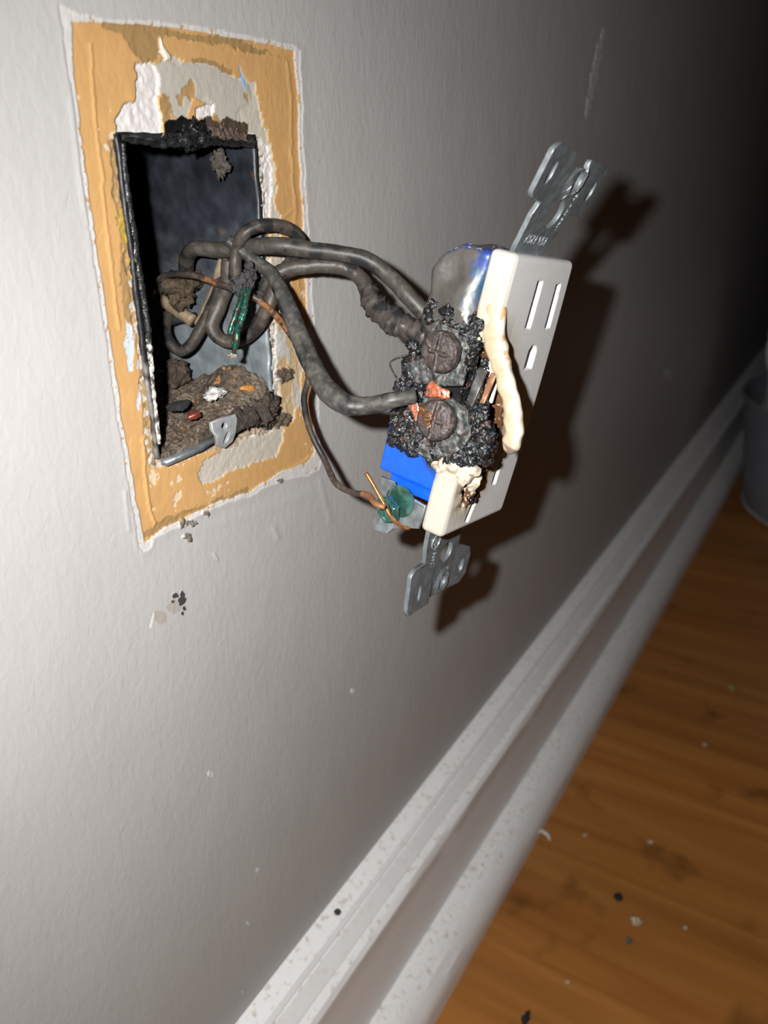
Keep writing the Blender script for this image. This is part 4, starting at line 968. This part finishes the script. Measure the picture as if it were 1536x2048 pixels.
gw = wire('thin bare copper ground wire dangling to the green screw', [(302, 590, .031), (312, 565, .027), (340, 549, .021), (388, 551, .0135), (430, 565, .007), (470, 580, .001), (508, 595, -.004), (545, 624, -.007), (580, 668, -.009), (608, 715, -.0105), (617, 755, -.0115), (608, 800, -.0125), (620, 860, -.0165), (650, 922, -.022), (672, 966, -.028), (705, 985, -.034), (735, 990, -.040), (752, 1008, -.0455), (770, 1015, -.048)],
     [.85, .85, .85, .85, .85, .85, .85, .85, .85, .85, .9, .85, .85, .85, .85, .8, .8, .75, .6], soot(base=(.055, .040, .034), copper=gcop, seed=3.4), name='ground_wire', m=M_wire, rough=.1, seg=12)
hk = [lw(56.4, -6.8, -20.6), lw(58.6, -6.2, -18.4), lw(62.0, -5.6, -15.0), lw(65.2, -5.0, -11.8), lw(67.0, -3.2, -9.6), lw(67.2, -1.8, -8.0)]
tag(tube('copper_hook', hk, [.00050] * 5 + [.00042], lambda t, a, p: tuple(np.array((.30, .125, .04)) * (1 + .3 * n3(p, .001, 2))), M_copper, rough=.06, seg=12), 'copper wire end laid diagonally across the green screw', 'wire')
# frayed green end
FR = empty('frayed_wire_end', at(485, 570, -.004)); tag(FR, 'charred wire end with green corroded copper strands hanging before the box', 'wire')
def frp(o, l=None):
    o.parent = FR; o.matrix_parent_inverse = Matrix.Translation(FR.location).inverted()
    if l: o['label'] = l
me = char_mesh([((0, 0, 0), 2.3, (1, .8, 1)), ((1.8, 0, 1.0), 1.9, (1, .8, 1)), ((-1.6, .2, -.9), 1.5, (1, .8, 1)), ((3.6, .5, 1.8), 1.6, (1, .8, 1)), ((-.4, -.3, -2.2), 1.2, (1, .8, 1))], .25, 1.0, 9, lambda p: (.045, .042, .045))
c = getco(me) + np.array(at(488, 566, -.006)); setco(me, c); frp(link('charred_jacket', me, M_debris), 'grey black fibrous lump')
random.seed(5)
def gcol(t, a, p):
    n = n3(p, .0012, 3)
    if n > .18: return (.03, .15, .10)
    if n < -.3: return (.16, .06, .03)
    return (.04, .12, .10)
for k, (ox, oy, ex, ey, r) in enumerate(((490, 572, 458, 668, .55), (494, 575, 466, 690, .6), (486, 580, 461, 655, .5), (497, 578, 472, 672, .55), (476, 640, 467, 706, .6))):
    mx_, my_ = (ox + ex) / 2 + random.uniform(-4, 4), (oy + ey) / 2
    frp(tube('strand', [at(ox, oy, -.0075), at(mx_, my_, -.0078 - .0003 * k), at(ex, ey, -.0078)], [r * MM, r * 1.2 * MM, r * MM], gcol, M_copper, rough=.45, nscale=.0009, seg=10, step=.0003, seed=k), 'green corroded copper strand')
me = char_mesh([((0, 0, 0), .9, (1, 1, .8)), ((-.7, 0, .3), .6, (1, 1, 1))], .2, .5, 2, lambda p: (.36, .28, .24)); c = getco(me) + np.array(at(466, 711, -.0078)); setco(me, c); frp(link('strand_tip', me, M_debris), 'pale beaded tip')

# ================================================================== BIN AND FLOOR CRUMBS
BIN = empty('waste_bin', (.75, -.15, FZ)); tag(BIN, 'dark grey plastic waste bin on the floor by the baseboard', 'bin')
def lathe(prof, n=72):
    V = [(r * math.cos(2 * math.pi * k / n), r * math.sin(2 * math.pi * k / n), z) for r, z in prof for k in range(n)]
    F = [[i * n + k, i * n + (k + 1) % n, (i + 1) * n + (k + 1) % n, (i + 1) * n + k] for i in range(len(prof) - 1) for k in range(n)]
    return mesh('l', V, F)
RB = .105
prof = [(.001, .002), (RB * .86, .002), (RB * .86, 0), (RB * .90, 0), (RB * .96, .006), (RB * .985, .016), (RB + .003, .05), (RB + .013, .116), (RB + .0145, .118), (RB + .0155, .120), (RB + .0145, .122), (RB + .012, .121), (RB + .010, .116), (RB, .05), (RB - .006, .012), (.001, .010)]
link('bin_body', lathe(prof), M_bin, BIN)
prof = [(RB * .91, -.0002), (RB * .975, .0035), (RB * .99, .0065), (RB * .965, .0070), (RB * .90, .003)]
link('base_rim', lathe(prof), mat('worn_bin_edge', (.34, .33, .33), rough=.6, var=.3, vscale=90), BIN)['label'] = 'paler worn bottom edge'
def bag():
    n, mz = 150, 40; V = []
    for j in range(mz + 1):
        t = j / mz
        for k in range(n):
            a = 2 * math.pi * k / n; r = RB * (.90 + .08 * t) + .012 * t * mn.noise(Vector((math.cos(a) * 5, math.sin(a) * 5, t * 3))) + .006 * mn.noise(Vector((math.cos(a) * 16, math.sin(a) * 16, t * 6)))
            V.append((r * math.cos(a), r * math.sin(a), .05 + .155 * t + .012 * t * mn.noise(Vector((math.cos(a) * 4, math.sin(a) * 4, 9)))))
    F = [[j * n + k, j * n + (k + 1) % n, (j + 1) * n + (k + 1) % n, (j + 1) * n + k] for j in range(mz) for k in range(n)]
    me = with_mods(mesh('bag', V, F), [('SOLIDIFY', dict(thickness=.0006))]); return link('bin_liner', me, M_bag)
bo = bag(); bo.location = BIN.location; tag(bo, 'crumpled whitish plastic liner sticking up out of the grey bin', 'bag')

def onfloor(px, py):
    d = ray(px, py); s = (FZ - CC[2]) / d[2]; p = CC + s * d; return Vector(p)
def crumb(px, py, r, col, label, stretch=(1, 1, .6), seed=0, name='floor_crumb', group=None):
    p = onfloor(px, py); o = chunk(name, (0, 0, 0), r, col, label, 'crumb', stretch, .6, seed=seed, group=group)
    zmin = min(v.co.z for v in o.data.vertices); o.location = (p.x, p.y, FZ - zmin - .0001); return o
crumb(1235, 1797, .0020, (.012, .014, .013), 'black crumb lying alone mid floor', seed=21)
crumb(1052, 2040, .0020, (.012, .014, .013), 'black crumb at the bottom of the view on the wood floor', (1.5, .8, .6), seed=22)
crumb(1272, 1843, .0024, (.50, .40, .26), 'round yellowish speck just below the black crumb on the floor', (1, 1, .15), seed=23)
crumb(1300, 1685, .0013, (.50, .42, .34), 'pale speck to the right of the white flake on the floor', (1, 1, .4), seed=24)
crumb(1170, 1671, .0012, (.50, .36, .28), 'tiny pinkish speck near the white flake', (1, 1, .4), seed=25)
crumb(1135, 1966, .0010, (.5, .44, .4), 'tiny pale speck low on the floor', (1, 1, .4), seed=26)
crumb(1371, 1857, .0010, (.5, .40, .34), 'tiny pale speck right of the yellowish speck', (1, 1, .4), seed=27)
crumb(1410, 1490, .0015, (.45, .36, .28), 'faint pale speck up in the dim floor', (1, 1, .4), seed=28)
crumb(1465, 1378, .0028, (.30, .26, .08), 'dim yellowish fleck farthest along the floor', (1, 1, .3), seed=29)
crumb(943, 2020 - 168, .0016, (.10, .08, .06), 'grey crumb beside the shoe moulding', seed=30)
crumb(1257, 1882, .0014, (.12, .10, .09), 'dull grey speck below the yellowish speck', (1.3, 1, .4), seed=31)
p = onfloor(1078, 1672)
tag(tube('paint_curl', [p + Vector((-.005, .006, .0018)), p + Vector((-.002, .004, .0035)), p + Vector((0, 0, .0040)), p + Vector((.0012, -.004, .0026)), p + Vector((-.001, -.007, .0014))], [.0009, .0013, .0013, .0012, .0008], lambda t, a, q: (.62, .60, .58), M_debris, flat=.5, rough=.3, nscale=.002, seg=10), 'curled white paint flake on the floor against the shoe moulding', 'paint flake')
chunk('dust_crumb', (0.098, -.0055, -.2375), .0013, (.05, .045, .04), 'dark crumb resting on the dusty baseboard top', 'crumb', (1, 1, .7), .5, seed=41)
o = bpy.data.objects['dust_crumb']; q = at(674, 1810, -.005); o.location = (q.x, -.005, -.2379)
